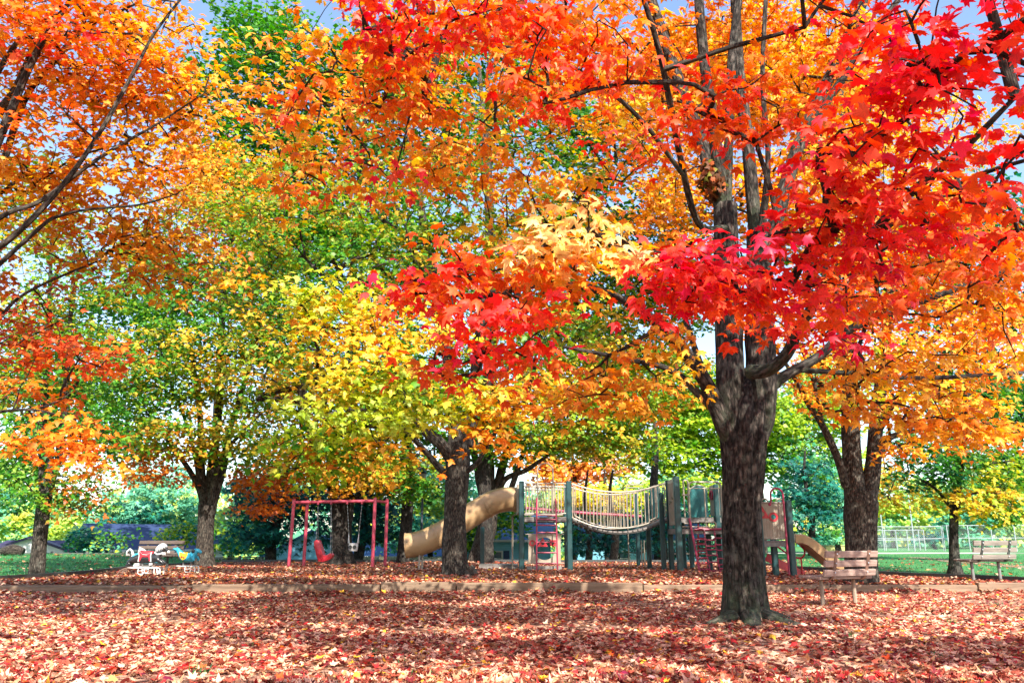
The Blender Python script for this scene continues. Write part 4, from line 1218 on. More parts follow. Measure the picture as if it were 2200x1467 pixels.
# unseen maples added behind the camera to throw broken shade on the near ground
for (x, y, lab, sd) in ((-5.2, -2.2, 'unseen orange maple added behind the viewer on the left for its shade', 31.0), (4.6, -2.8, 'unseen red maple added behind the viewer on the right for its shade', 34.0)):
    z0 = gz(x, y)
    rs = random.Random(int(sd))
    bl = []
    tries = 0
    while len(bl) < 9 and tries < 400:
        tries += 1
        a_, r_ = rs.uniform(0, 2 * PI), 4.4 * math.sqrt(rs.random())
        bc_, bz_ = (x + r_ * math.cos(a_), y + r_ * math.sin(a_)), rs.uniform(5.2, 8.2)
        # leave gaps where the sun reaches the low boughs in front
        if any(math.hypot(bc_[0] - (bz_ - zq) * .407 - xq, bc_[1] + (bz_ - zq) * 1.12 - yq) < 1.9 for (xq, yq, zq) in ((.5, 5.3, 2.3), (3.2, 5.1, 2.2), (-.4, 5.4, 1.9), (2.4, 4.4, 3.4))):
            continue
        bl.append(((*bc_, bz_), (rs.uniform(1.2, 2.0), rs.uniform(.8, 1.3), .5), 2.8, OR, .2))
    make_tree('maple_tree', lab, (x, y, z0),
              [(x, y, z0 - .1, .36), (x, y, 1.5, .3), (x + .1, y, 3, .26), (x + .1, y, 5, .2), (x, y, 8, .12), (x, y, 10.5, .05)],
              [[(x, y, 2.8 + k * .5, .1), (x + 1.6 * math.cos(k * 1.3), y + 1.6 * math.sin(k * 1.3), 4.2 + k * .55, .07), (x + 3.6 * math.cos(k * 1.3), y + 3.6 * math.sin(k * 1.3), 5.4 + k * .6, .03)] for k in range(7)],
              bl, leaf=.2, per=14, sr=.4, tmpl=LEAF_LO, seed=sd, cov=1.6)
# ------------------------------------------------------------------ the play structure
PS = thing('play_structure', 'long playground climbing structure with dark green posts, sagging bridge, towers and slides', 'playground', gnd(1172, 1225, ZB))
V = Vector


def zat(py, Y):
    return at(1100, py, Y).z


def xat(px, py, Y):
    return at(px, py, Y).x


def post(px, py, Y, zt, w=0.13, parent=PS):
    x = xat(px, py, Y)
    mb = MB()
    zb = gz(x, Y) - 0.05
    mb.box((x, Y, (zb + zt) / 2), (w, w, zt - zb), ch=0.022)
    return mb.build('post', M['green_post'], parent, smooth=False)


def arc(c, r, a0, a1, n, ax, ay):
    return [V(c) + V(ax) * r * math.cos(R(a0 + (a1 - a0) * i / (n - 1))) + V(ay) * r * math.sin(R(a0 + (a1 - a0) * i / (n - 1))) for i in range(n)]


XA, ZA = (1, 0, 0), (0, 0, 1)
yT = gnd(1120, 1225, ZB).y
xl, xr = xat(1121, 1225, yT), xat(1225, 1225, yT)
yB = yT + 1.4
zt1 = zat(1033, yT)
zd1 = zat(1111, yT)
for (px, Y) in ((1121, yT), (1225, yT)):
    post(px, 1225, Y, zt1, 0.16)
mbx = [(xl, yB), (xr, yB)]
for (x, Y) in mbx:
    mb = MB()
    mb.box((x, Y, (gz(x, Y) + zt1) / 2), (.15, .15, zt1 - gz(x, Y)), ch=.022)
    mb.build('post', M['green_post'], PS, smooth=False)


def planked_deck(x0, x1, y0, y1, z, n, along='y', skirt=True):
    mb = MB()
    mb.box(((x0 + x1) / 2, (y0 + y1) / 2, z - .075), (x1 - x0 - .04, y1 - y0 - .04, .05))
    if skirt:
        mb.box(((x0 + x1) / 2, y0 + .015, z - .09), (x1 - x0, .03, .12))
        mb.box(((x0 + x1) / 2, y1 - .015, z - .09), (x1 - x0, .03, .12))
        mb.box((x0 + .015, (y0 + y1) / 2, z - .092), (.03, y1 - y0 - .06, .115))
        mb.box((x1 - .015, (y0 + y1) / 2, z - .092), (.03, y1 - y0 - .06, .115))
    d = mb.build('deck', M['deck'], PS, smooth=False)
    for i in range(n):
        m2 = MB()
        if along == 'y':
            w = (x1 - x0) / n
            m2.box((x0 + (i + .5) * w, (y0 + y1) / 2, z - .025), (w - .012, y1 - y0, .045), ch=.006)
        else:
            w = (y1 - y0) / n
            m2.box(((x0 + x1) / 2, y0 + (i + .5) * w, z - .025), (x1 - x0, w - .012, .045), ch=.006)
        m2.build('plank', M['deck'], d, smooth=False)
    return d


planked_deck(xl + .09, xr - .09, yT - .02, yB + .02, zd1 + .02, 9)


def guard(p0, p1, z0, z1, n, r=.016, arch=None, skip=None):
    """upright bars between two rails"""
    p0, p1 = V((p0[0], p0[1], 0)), V((p1[0], p1[1], 0))
    mb = MB()
    for z in (z0, z1, z1 - .11):
        mb.tube([p0 + V((0, 0, z)), p1 + V((0, 0, z))], r * 1.25)
    o = mb.build('guard_rail', M['beige_tube'], PS)
    for i in range(n):
        t = (i + .5) / n
        if skip and skip[0] < t < skip[1]:
            continue
        p = p0.lerp(p1, t)
        m2 = MB()
        m2.tube([p + V((0, 0, z0)), p + V((0, 0, z1))], r * .8, 6)
        m2.build('baluster', M['beige_tube'], o)
    return o


zr = zat(1038, yT)
guard((xl + .1, yT), (xr - .1, yT), zd1 + .12, zr, 13)
guard((xl + .1, yB), (xr - .1, yB), zd1 + .12, zr, 13)
# beige arch over the ladder opening
a0, a1 = at(1155, 1103, yT - .06), at(1189, 1103, yT - .06)
ra_ = (a1.x - a0.x) / 2
zc = zat(1012, yT)
mb = MB()
mb.tube([a0, V((a0.x, a0.y, zc))] + arc(((a0.x + a1.x) / 2, a0.y, zc), ra_, 180, 0, 11, XA, ZA)[1:-1] + [V((a1.x, a1.y, zc)), a1], .022)
mb.build('arch_rail', M['beige_tube'], PS)


def ladder(pl, pr, tl, tr, rungs, r=.024, mat='magenta', name='ladder'):
    mb = MB()
    mb.tube([pl, tl], r)
    mb.tube([pr, tr], r)
    o = mb.build(name, M[mat], PS)
    for t in rungs:
        m2 = MB()
        m2.tube([V(pl).lerp(tl, t), V(pr).lerp(tr, t)], r * .85)
        m2.build('rung', M[mat], o)
    return o


yl = yT - .34
ladder(at(1153, 1222, yl) + V((0, 0, -.05)), at(1198, 1222, yl) + V((0, 0, -.05)), at(1153, 1069, yT - .12), at(1194, 1070, yT - .12), (.1, .245, .385, .52, .62, .70, .755))


def rect_hole(w, h, r, n=40, cx=0, cz=0):
    po, pi_ = [], []
    ca = math.atan2(h, w)
    angs = sorted(set([2 * PI * i / n for i in range(n)] + [ca, PI - ca, PI + ca, 2 * PI - ca]))
    for q in angs:
        c, s = math.cos(q), math.sin(q)
        k = min((w / 2) / abs(c) if abs(c) > 1e-6 else 1e9, (h / 2) / abs(s) if abs(s) > 1e-6 else 1e9)
        po.append((c * k, s * k))
        pi_.append((cx + c * r, cz + s * r))
    return po, pi_


def ngon(r, n, rot=0.0):
    return [(r * math.cos(2 * PI * i / n + rot), r * math.sin(2 * PI * i / n + rot)) for i in range(n)]


def holed(kind, r, hole, n=24):
    """outer outline of a toy shape with a round hole"""
    inn = ngon(hole, n, PI / 2)
    out = []
    for i in range(n):
        q = 2 * PI * i / n + PI / 2
        if kind == 'circle':
            k = r
        elif kind == 'square':
            k = r / max(abs(math.cos(q)), abs(math.sin(q)))
        else:
            k = 0.62 * r / max(math.cos(((q - PI / 2) % (2 * PI / 3)) - PI / 3), 0.4)
        out.append((k * math.cos(q), k * math.sin(q)))
    return out, inn


# play panel under the first deck
yp = yT + .12
pc = at(1170, 1178, yp)
pw, ph = .98, .82
Mp = Matrix.Translation(pc)
po, pi_ = rect_hole(pw, ph, .33)
mb = MB()
mb.ring(po, pi_, -.015, .015, Mp)
panel = mb.build('play_panel', M['beige_panel'], PS, smooth=False)
mb = MB()
mb.box((pc.x, pc.y, pc.z + ph / 2 + .015), (pw + .2, .06, .03), ch=.008)
mb.box((pc.x, pc.y, pc.z - ph / 2 - .015), (pw + .2, .06, .03), ch=.008)
mb.build('panel_rail', M['beige_tube'], panel, smooth=False)
for kind, px, py, r in (('circle', 1144, 1166, .095), ('triangle', 1166, 1167, .15), ('square', 1188, 1166, .09)):
    c = at(px, py, yp - .03)
    mb = MB()
    o_, i_ = holed(kind, r, r * .52 if kind != 'triangle' else r * .3)
    mb.ring(o_, i_, -.014, .010, Matrix.Translation(c))
    mb.build('shape_ring', M['red_part'], panel, smooth=False)
# low step under the tower and ground platform on its left
mb = MB()
p = at(1172, 1216, yT - .05)
for k in range(6):
    mb.box((xl + .22 + k * .18, yT + .02, gz(p.x, yT) + .07), (.165, .04, .12), ch=.006)
mb.build('step', M['deck'], PS, smooth=False)
planked_deck(xat(1032, 1214, yT + 2.4), xl - .1, yT + 1.2, yT + 2.5, gz(0, 25) + .14, 6)
post(1036, 1215, yT + 2.5, zat(1132, yT + 2.5))
mb = MB()
q = at(1101, 1215, yT + 1.2)
mb.tube([V((q.x, q.y, .1)), V((q.x, q.y, zat(1108, q.y))), V((q.x + .12, q.y, zat(1103, q.y)))], .028)
mb.build('support_pole', M['beige_tube'], PS)

# ---- tube slide
ys = yT + .72
ctrl = [(1113, 1073, ys), (1090, 1072, ys), (1062, 1078, ys - .02), (1030, 1095, ys - .05), (985, 1124, ys - .1), (945, 1148, ys - .15), (912, 1163, ys - .18), (888, 1170, ys - .2), (872, 1172, ys - .2)]
P = [at(*c) for c in ctrl]
ext = [P[0] * 2 - P[1]] + P + [P[-1] * 2 - P[-2]]
path_ = []
for i in range(1, len(ext) - 2):
    p0, p1, p2, p3 = ext[i - 1:i + 3]
    for s in range(5):
        t = s / 5
        path_.append(0.5 * ((2 * p1) + (p2 - p0) * t + (2 * p0 - 5 * p1 + 4 * p2 - p3) * t * t + (3 * p1 - p0 - 3 * p2 + p3) * t ** 3))
path_.append(P[-1])
rt = .375
mb = MB()
mb.tube(path_, rt, 28, cap=False)
nb = len(mb.v)
mb.tube(path_, rt - .02, 28, cap=False)
m_ = len(path_)
for i in (0, m_ - 1):
    for k in range(28):
        k2 = (k + 1) % 28
        mb.f.append((i * 28 + k, i * 28 + k2, nb + i * 28 + k2, nb + i * 28 + k))
tube = link('tube_slide', mb.mesh('tube_slide', ORG[PS.name], True), M['slide'], PS)
for i in (1, 13, 26):
    m2 = MB()
    a, b = path_[i], path_[i + 1]
    d = (b - a).normalized()
    m2.tube([a - d * .03, a - d * .028, a, a + d * .028, a + d * .03], [rt + .001, rt + .02, rt + .022, rt + .02, rt + .001], 28, cap=False)
    m2.build('joint_flange', M['slide'], tube)
    for k in range(10):
        pass
m2 = MB()
e = path_[-1]
d = (path_[-1] - path_[-2]).normalized()
m2.tube([e - d * .02, e, e + d * .012, e], [rt + .006, rt + .022, rt + .004, rt - .022], 28, cap=False)
m2.build('mouth_rim', M['slide'], tube)
q = at(902, 1190, ys - .2)
mb = MB()
for dx in (0, .07):
    mb.tube([(q.x + dx, ys - .3 + dx * 3, .08), (q.x + dx, ys - .3 + dx * 3, q.z + .05)], .03)
mb.build('support_pole', M['beige_tube'], PS)
# entry collar of the slide
mb = MB()
mb.box((xl - .09, ys, P[0].z), (.12, .86, .92), ch=.03)
mb.build('slide_collar', M['beige_panel'], PS, smooth=False)

# ---- sagging bridge to the second tower
bx0, bx1 = xr + .1, xat(1434, 1120, yT)
zb0 = zd1 - .02
sag = .40
bridge_z = lambda t: zb0 - sag * 4 * t * (1 - t)
mb = MB()
for yy in (yT + .04, yB - .04):
    mb.tube([(bx0 + (bx1 - bx0) * t, yy, bridge_z(t) - .07) for t in lin(0, 1, 15)], .018, 6)
bridge = mb.build('bridge', M['steel_dark'], PS)
npl = 19
for i in range(npl):
    t = (i + .5) / npl
    t2 = t + .01
    ang = math.atan2(bridge_z(t2) - bridge_z(t - .01), (bx1 - bx0) * .02)
    m2 = MB()
    m2.box((bx0 + (bx1 - bx0) * t, (yT + yB) / 2, bridge_z(t) - .02), ((bx1 - bx0) / npl - .022, yB - yT - .02, .055), ch=.008, M=Matrix.Rotation(-ang, 4, 'Y'))
    m2.build('plank', M['deck'], bridge, smooth=False)
for yy in (yT + .02, yB - .02):
    top = [(bx0 + (bx1 - bx0) * t, yy, zr - .01 - .27 * 4 * t * (1 - t) + .03 * t) for t in lin(0, 1, 21)]
    low = [(bx0 + .07 + (bx1 - bx0 - .14) * t, yy, bridge_z(t * .96 + .02) + .10) for t in lin(0, 1, 21)]
    m2 = MB()
    m2.tube(top, .024)
    m2.tube([(bx0 + .05, yy, top[0][2] - .05), (bx0 + .05, yy, low[0][2] + .1)] + low + [(bx1 - .05, yy, low[-1][2] + .1), (bx1 - .05, yy, top[-1][2] - .05)], .022)
    m2.build('hand_rail', M['beige_tube'], bridge)
    for i in range(25):
        t = (i + .5) / 25
        m2 = MB()
        x = bx0 + .05 + (bx1 - bx0 - .1) * t
        tt = (x - bx0) / (bx1 - bx0)
        m2.tube([(x, yy, bridge_z(tt * .96 + .02) + .10), (x, yy, zr - .01 - .27 * 4 * tt * (1 - tt) + .03 * tt)], .0135, 6)
        m2.build('baluster', M['beige_tube'], bridge)
# raspberry coloured overhead beam further back
mb = MB()
mb.tube([at(1128, 1091, yB + 2.6), at(1260, 1102, yB + 2.6), at(1378, 1109, yB + 2.6)], .055, 10)
mb.build('overhead_beam', M['magenta'], PS)
post(1372, 1214, yB + 2.6, zat(1060, yB + 2.6), .13)
mb = MB()
for k in range(2):
    x0 = xat(1379 + 6 * k, 1200, yB + 1.6)
    mb.tube([(x0, yB + 1.6, .1), (x0, yB + 1.6, zat(1160, yB + 1.6))], .022)
mb.build('support_pole', M['beige_tube'], PS)

# ---- second tower
yC = yT + .02
post(1427, 1229, yT - .35, zat(1058, yT - .35), .14)
post(1396, 1222, yB + .02, zat(1058, yB), .14)
y2 = gnd(1463, 1230, ZB).y
xb = xat(1462, 1229, y2)
xa, ya = xat(1444, 1229, y2 + 1.5), y2 + 1.5
zt2 = zat(1023, y2)
post(1462, 1229, y2, zt2, .17)
mb = MB()
mb.box((xa, ya, (gz(xa, ya) + zt2) / 2), (.15, .15, zt2 - gz(xa, ya)), ch=.022)
mb.build('post', M['green_post'], PS, smooth=False)
# side panel with a row of slots, their inner dark drawn as black strips
pa, pb = V((xa - .02, ya - .09, 0)), V((xb - .02, y2 + .10, 0))
zl, zh = zat(1127, y2 + .3), zat(1026, y2 + .1)
mb = MB()
mb.beam(pa + V((0, 0, (zl + zh) / 2)), pb + V((0, 0, (zl + zh) / 2)), .035, zh - zl, ch=.01)
spn = mb.build('side_panel', M['beige_panel'], PS, smooth=False)
dv = (pb - pa).normalized()
nv = V((-1, 0, 0))
for i in range(9):
    c = pa.lerp(pb, .22 + .065 * i) + V((0, 0, zl + .62 + .05 * math.sin(i * 1.4) + .02 * i)) - V((.022, 0, 0))
    m2 = MB()
    m2.beam(c - dv * .035, c + dv * .035, .012, .035)
    m2.build('slot_dark', M['black'], spn, smooth=False)
for k in range(4):
    c0 = pa.lerp(pb, .2 + .2 * k)
    m2 = MB()
    m2.beam(c0 + V((-.02, 0, zl + .1)), c0 + V((-.02, 0, zh - .1)), .02, .03, up=(1, 0, 0))
    m2.build('rib', M['beige_panel'], spn, smooth=False)
xe = xat(1608, 1200, y2)
zlow, zup = zat(1137, y2), zat(1114, y2 + 1.5)
planked_deck(xb - .02, xe, y2 - .03, y2 + 1.45, zlow + .03, 9)
planked_deck(xa + .1, xat(1548, 1114, y2 + 1.6), y2 + 1.5, y2 + 2.9, zup + .04, 8)
planked_deck(bx1, xa + .05, yT + .05, yB - .05, zd1 + .02, 3, skirt=False)
for (px, Y, zt_) in ((1548, y2 + 1.45, zat(1040, y2 + 1.45)), (1604, y2, zt2), (1526, y2 + .75, zlow), (1471, y2 + 2.9, zat(1120, y2 + 2.9)), (1488, y2 + 3.4, zat(1120, y2 + 3.4)), (1556, y2 + 2.9, zat(1050, y2 + 2.9))):
    post(px, 1225, Y, zt_, .14)


def arch_panel(px0, px1, py0, py1, Y, mat, name='arch_panel', hole=0.0):
    a, b = at(px0, py1, Y), at(px1, py1, Y)
    w = b.x - a.x
    zt_ = zat(py0, Y)
    zs = zt_ - w * .42
    poly = [(-w / 2, 0), (w / 2, 0), (w / 2, zs - a.z)] + [(w / 2 * math.cos(R(q)), zs - a.z + (zt_ - zs) * math.sin(R(q))) for q in range(15, 180, 15)] + [(-w / 2, zs - a.z)]
    mb = MB()
    Mx = Matrix.Translation(((a.x + b.x) / 2, Y, a.z))
    mb.prism(poly, -.02, .02, Mx)
    o = mb.build(name, M[mat], PS, smooth=False)
    m2 = MB()
    m2.tube([Mx @ V((p[0] * 1.03, -.005, p[1] * 1.01)) for p in poly[2:]], .02)
    m2.build('edge_trim', M['beige_tube'], o)
    return o


arch_panel(1485, 1522, 1043, 1110, y2 + 2.92, 'teal_panel')
arch_panel(1399, 1421, 1044, 1112, yB + .9, 'teal_panel')
# beige panel with the red ring beside it
mb = MB()
a, b = at(1526, 1075, y2 + 2.4), at(1545, 1074, y2 + 1.6)
hz_ = zat(1041, y2 + 2) - zat(1106, y2 + 2)
mb.beam(a, b, .03, hz_, ch=.008)
pn = mb.build('play_panel', M['beige_panel'], PS, smooth=False)
m2 = MB()
c = a.lerp(b, .28) + V((-.05, -.03, .16))
o_, i_ = holed('circle', .15, .09)
m2.ring(o_, i_, -.02, .02, Matrix.Translation(c) @ Matrix.Rotation(math.atan2(b.y - a.y, b.x - a.x), 4, 'Z'))
m2.build('shape_ring', M['magenta'], pn, smooth=False)
# beige arch barrier on the front of the second tower
yg = y2 - .02
mb = MB()
zz = zat(1045, yg)
x0, x1 = xat(1482, 1100, yg), xat(1552, 1100, yg)
rr_ = .13
zlo = zat(1124, yg)
mb.tube([(x0 - .18, yg, zlo), (x0 - .03, yg, zlo), (x0, yg, zlo + .05), (x0, yg, zz)] + arc((x0 + rr_, yg, zz), rr_, 180, 90, 6, XA, ZA)[1:] + arc((x1 - rr_, yg, zz), rr_, 90, 0, 6, XA, ZA) + [(x1, yg, zlo)], .026)
mb.tube([(x0 - .02, yg, zz - .05), (x1, yg, zz - .05)], .016)
xm = xat(1516, 1100, yg)
mb.tube([(xm, yg, zz - .05), (xm, yg, zlow + .05)], .02)
mb.tube([(x0 - .2, yg, zat(1063, yg)), (x0, yg, zat(1063, yg))], .024)
xq = xat(1538, 1130, yg)
mb.tube([(x0, yg - .03, zat(1121, yg)), (xq - .05, yg - .03, zat(1121, yg)), (xq, yg - .03, zat(1124, yg)), (xq, yg - .03, zlow + .02)], .022)
mb.tube([(x0 - .25, yg - .03, zat(1131, yg)), (xq, yg - .03, zat(1131, yg))], .016)
mb.build('arch_rail', M['beige_tube'], PS)
for k, px in enumerate((1473, 1472)):
    mb = MB()
    yy = y2 + .9 + k * .9
    c0 = at(px, 1036, yy)
    mb.tube([(c0.x - .07, yy, c0.z - 1.0), (c0.x - .07, yy, c0.z)] + arc((c0.x, yy, c0.z), .07, 180, 0, 8, XA, ZA)[1:] + [(c0.x + .07, yy, c0.z - 1.0)], .018)
    mb.build('grab_rail', M['beige_tube'], PS)
# net ladder of chains and rungs, and a straight ladder behind it
yn = y2 - .25
tl, bl = at(1481, 1113, y2 - .05), at(1504, 1231, yn - .15)
mb = MB()
mb.tube([tl, tl.lerp(bl, .12), bl], .034)
mb.tube([at(1492, 1137, y2 - .06), at(1600, 1135, y2 - .06)], .03)
net = mb.build('net_ladder', M['magenta'], PS)
for k, (pt, pb_) in enumerate(((1513, 1527), (1535, 1548), (1560, 1572), (1582, 1596))):
    A_, B_ = at(pt, 1138, y2 - .08), at(pb_, 1230, yn - .15)
    for j in range(16):
        t0, t1 = j / 16, (j + .85) / 16
        m2 = MB()
        sgp = V((0, .12 * math.sin(PI * (t0 + t1) / 2), -.0))
        m2.beam(A_.lerp(B_, t0) + sgp, A_.lerp(B_, t1) + sgp, .05 if j % 2 else .02, .02 if j % 2 else .05, up=(0, 1, 0))
        m2.build('chain_link', M['magenta'], net, smooth=False)
for t in (.22, .36, .5, .64, .78, .92):
    for (q0, q1) in (((1484, 1504), (1513, 1527)), ((1513, 1527), (1535, 1548)), ((1535, 1548), (1560, 1572))):
        dz_ = random.uniform(-.05, .05)
        A_ = at(q0[0], 1138, y2 - .08).lerp(at(q0[1], 1230, yn - .15), t) + V((0, .1 * math.sin(PI * t), dz_))
        B_ = at(q1[0], 1138, y2 - .08).lerp(at(q1[1], 1230, yn - .15), t) + V((0, .1 * math.sin(PI * t), dz_))
        m2 = MB()
        m2.tube([A_, B_], .02)
        m2.build('rung', M['magenta'], net)
ladder(at(1500, 1215, y2 + 1.9), at(1522, 1215, y2 + 1.9), at(1500, 1124, y2 + 1.6), at(1521, 1124, y2 + 1.6), [.05 + .12 * k for k in range(8)], .022, 'red_part')
# fence rail and boards behind the second tower
mb = MB()
mb.beam(at(1449, 1189, y2 + 4.5), at(1600, 1188, y2 + 4.5), .06, .05)
mb.beam(at(1449, 1222, y2 + 4.5), at(1600, 1221, y2 + 4.5), .06, .05)
mb.build('low_rail', M['beige_tube'], PS, smooth=False)
mb = MB()
q = at(1352, 1222, yB + .5)
mb.tube([(q.x, q.y, .1), (q.x, q.y, zat(1044, q.y)), (q.x + .05, q.y, zat(1041, q.y)), (q.x + .55, q.y, zat(1041, q.y))], .02)
mb.tube([(q.x + .02, q.y, zat(1047, q.y)), (q.x + .55, q.y, zat(1047, q.y))], .012)
mb.build('overhead_rail', M['beige_tube'], PS)
# boarded stretch that joins the towers behind the big trunk
y3 = gnd(1706, 1239, ZB).y
x3 = xat(1706, 1239, y3)
planked_deck(xe + .02, xat(1640, 1170, y3 + .8), y2 - .4, y2 + .9, (zlow + zat(1163, y3)) / 2, 5)

# ---- third tower with the short slide
zd3 = zat(1163, y3)
xp0 = xat(1632, 1160, y3 + .1)
planked_deck(xp0, x3 - .1, y3 - .02, y3 + 1.35, zd3 + .03, 6)
zt3 = zat(1074, y3)
post(1706, 1239, y3, zt3, .14)
for (x, Y, zt_) in ((xp0, y3 + .02, zt3), (xp0, y3 + 1.35, zt3), (x3 - .02, y3 + 1.35, zt3), (xat(1668, 1238, y3 + .25), y3 + .25, zd3 - .06)):
    mb = MB()
    mb.box((x, Y, (gz(x, Y) + zt_) / 2), (.14, .14, zt_ - gz(x, Y)), ch=.022)
    mb.build('post', M['green_post'], PS, smooth=False)
yp3 = y3 + .06
pc = at(1661, 1118, yp3)
w3, h3 = xat(1690, 1118, yp3) - xat(1632, 1118, yp3), zat(1080, yp3) - zat(1157, yp3)
mb = MB()
mb.box(pc, (w3, .03, h3), ch=.006)
p3 = mb.build('play_panel', M['beige_panel'], PS, smooth=False)
for k in range(10):
    m2 = MB()
    m2.box((pc.x - w3 / 2 + .05 + k * (w3 - .1) / 9, pc.y - .018, pc.z - .02), (.018, .014, h3 - .14))
    m2.build('rib', M['beige_panel'], p3, smooth=False)
m2 = MB()
m2.tube([(pc.x - w3 / 2, pc.y - .02, pc.z + h3 / 2), (pc.x + w3 / 2, pc.y - .02, pc.z + h3 / 2)], .022)
m2.tube([(pc.x - w3 / 2, pc.y - .02, pc.z - h3 / 2), (pc.x + w3 / 2, pc.y - .02, pc.z - h3 / 2)], .022)
m2.build('panel_rail', M['beige_tube'], p3)
for kind, px, py, r in (('triangle', 1637, 1104, .17), ('circle', 1661, 1110, .115)):
    m2 = MB()
    o_, i_ = holed(kind, r, r * .55 if kind == 'circle' else r * .32)
    m2.ring(o_, i_, -.03, -.012, Matrix.Translation(at(px, py, yp3 - .012)))
    m2.build('shape_ring', M['red_part'], p3, smooth=False)
m2 = MB()
m2.prism(ngon(.06, 18), -.005, .0, Matrix.Translation(at(1661, 1110, yp3 - .024)))
m2.build('mirror_disc', M['teal_panel'], p3, smooth=False)
for k, px in enumerate((1642, 1674)):
    c0 = at(px, 1074, y3 + .12 + k * .02)
    mb = MB()
    mb.tube([(c0.x - .085, c0.y, c0.z - .9), (c0.x - .085, c0.y, c0.z - .05)] + arc((c0.x, c0.y, c0.z - .05), .085, 180, 0, 9, XA, ZA)[1:] + [(c0.x + .085, c0.y, c0.z - .9)], .02)
    mb.build('grab_rail', M['beige_tube'], PS)
# hooked pole
hb = at(1696, 1236, y3 - .16)
zc_ = zat(1062, y3 - .16)
rh = .155
mb = MB()
mb.tube([(hb.x, hb.y, .12), (hb.x, hb.y, zc_)] + arc((hb.x - rh, hb.y, zc_), rh, 0, 180, 12, XA, ZA)[1:] + [(hb.x - 2 * rh, hb.y, zc_ - .16), (hb.x - 2 * rh - .02, hb.y + .02, zc_ - .22)], .026)
hook = mb.build('hooked_pole', M['magenta'], PS)
m2 = MB()
m2.lathe([(.0, -.045), (.035, -.03), (.045, 0), (.035, .03), (0.0, .045)], 12, Matrix.Translation((hb.x - 2 * rh - .03, hb.y + .02, zc_ - .24)))
m2.build('knob', M['magenta'], hook)
# short open slide running away to the right
prof = [(-.27, .2), (-.25, .2), (-.23, .03), (.23, .03), (.25, .2), (.27, .2), (.29, .17), (.27, -.02), (-.27, -.02), (-.29, .17)]
sp_ = [at(1702, 1164, y3 + .75), at(1716, 1164, y3 + .75), at(1728, 1170, y3 + .75), at(1760, 1197, y3 + .8), at(1785, 1217, y3 + .85), at(1800, 1224, y3 + .9), at(1822, 1226, y3 + .95)]
mb = MB()
vs, fs = [], []
for i, p in enumerate(sp_):
    t = (sp_[min(i + 1, len(sp_) - 1)] - sp_[max(i - 1, 0)]).normalized()
    sd = V((0, 0, 1)).cross(t).normalized()
    up = t.cross(sd)
    vs += [p + sd * a + up * b for a, b in prof]
n_ = len(prof)
for i in range(len(sp_) - 1):
    for k in range(n_):
        k2 = (k + 1) % n_
        fs.append((i * n_ + k, i * n_ + k2, (i + 1) * n_ + k2, (i + 1) * n_ + k))
fs += [tuple(range(n_)), tuple(range(len(vs) - 1, len(vs) - 1 - n_, -1))]
mb.add(vs, fs)
mb.build('open_slide', M['slide'], PS, smooth=False)
# red steps with looped hand rails
for yy in (y3 + 1.55, y3 + .95):
    mb = MB()
    a, b = at(1646, 1196, yy), at(1728, 1236, yy)
    mb.beam(a, b, .03, .2, up=(0, 0, 1))
    st = mb.build('stair_stringer', M['red_part'], PS, smooth=False)
for k in range(4):
    p = at(1646, 1192, y3 + .95).lerp(at(1728, 1232, y3 + .95), .15 + .25 * k)
    m2 = MB()
    m2.box((p.x, y3 + 1.25, p.z), (.24, .57, .035), ch=.006)
    m2.build('stair_tread', M['deck'], st, smooth=False)
for yy in (y3 + .92, y3 + 1.58):
    mb = MB()
    a = [at(1668, 1172, yy), at(1690, 1188, yy), at(1708, 1197, yy)]
    c0 = at(1716, 1185, yy)
    loop = arc((c0.x, yy, c0.z), .16, 235, 235 + 190, 12, XA, ZA)
    mb.tube(a + loop, .022)
    for px in (1709, 1721):
        q = at(px, 1197, yy)
        mb.tube([(q.x, yy, q.z), (q.x, yy, .15)], .02)
    mb.build('hand_rail', M['red_part'], PS)

# ------------------------------------------------------------------ swing frame with its two seats
ysw = gnd(621, 1218, gz(-7, 27)).y
SW = thing('swing_set', 'tall faded red swing frame of four posts and a long top beam', 'swing frame', gnd(725, 1218, gz(-6, 27)))
posts = [((620, 1219), (632, 1071), ysw), ((652, 1219), (661, 1073), ysw + .9), ((800, 1217), (806, 1068), ysw + .1), ((827, 1217), (832, 1071), ysw + 1.0)]
tops = []
for (b, t, Y) in posts:
    a_, c_ = at(*b, Y), at(*t, Y)
    tops.append(c_)
    mb = MB()
    mb.tube([(a_.x, Y, gz(a_.x, Y) - .05), c_ - V((0, 0, .06)), c_ - V((0, 0, .03)), c_], [.058, .058, .058, .02], 12)
    mb.build('post', M['swing_red'], SW)
mb = MB()
dn = V((0, 0, -.12))
mb.tube([tops[0] + dn, tops[2] + dn], .052, 12)
mb.build('top_beam', M['swing_red'], SW)
for i, j in ((0, 1), (2, 3)):
    mb = MB()
    mb.tube([tops[i] + dn, tops[j] + dn], .045, 10)
    mb.build('cross_beam', M['swing_red'], SW)
hang = [tops[0].lerp(tops[2], t) + dn for t in (.30, .46, .66, .84)]
for h in hang:
    mb = MB()
    mb.box(h + V((0, 0, -.05)), (.06, .13, .10), ch=.012)
    mb.build('swing_hanger', M['swing_red'], SW, smooth=False)


def chain(a, b, parent, n=18, mat='chain'):
    a, b = V(a), V(b)
    mb = MB()
    for j in range(n):
        mb.beam(a.lerp(b, j / n), a.lerp(b, (j + .9) / n), .024 if j % 2 else .008, .008 if j % 2 else .024, up=(0, 1, 0))
    return mb.build('chain', M[mat], parent, smooth=False)


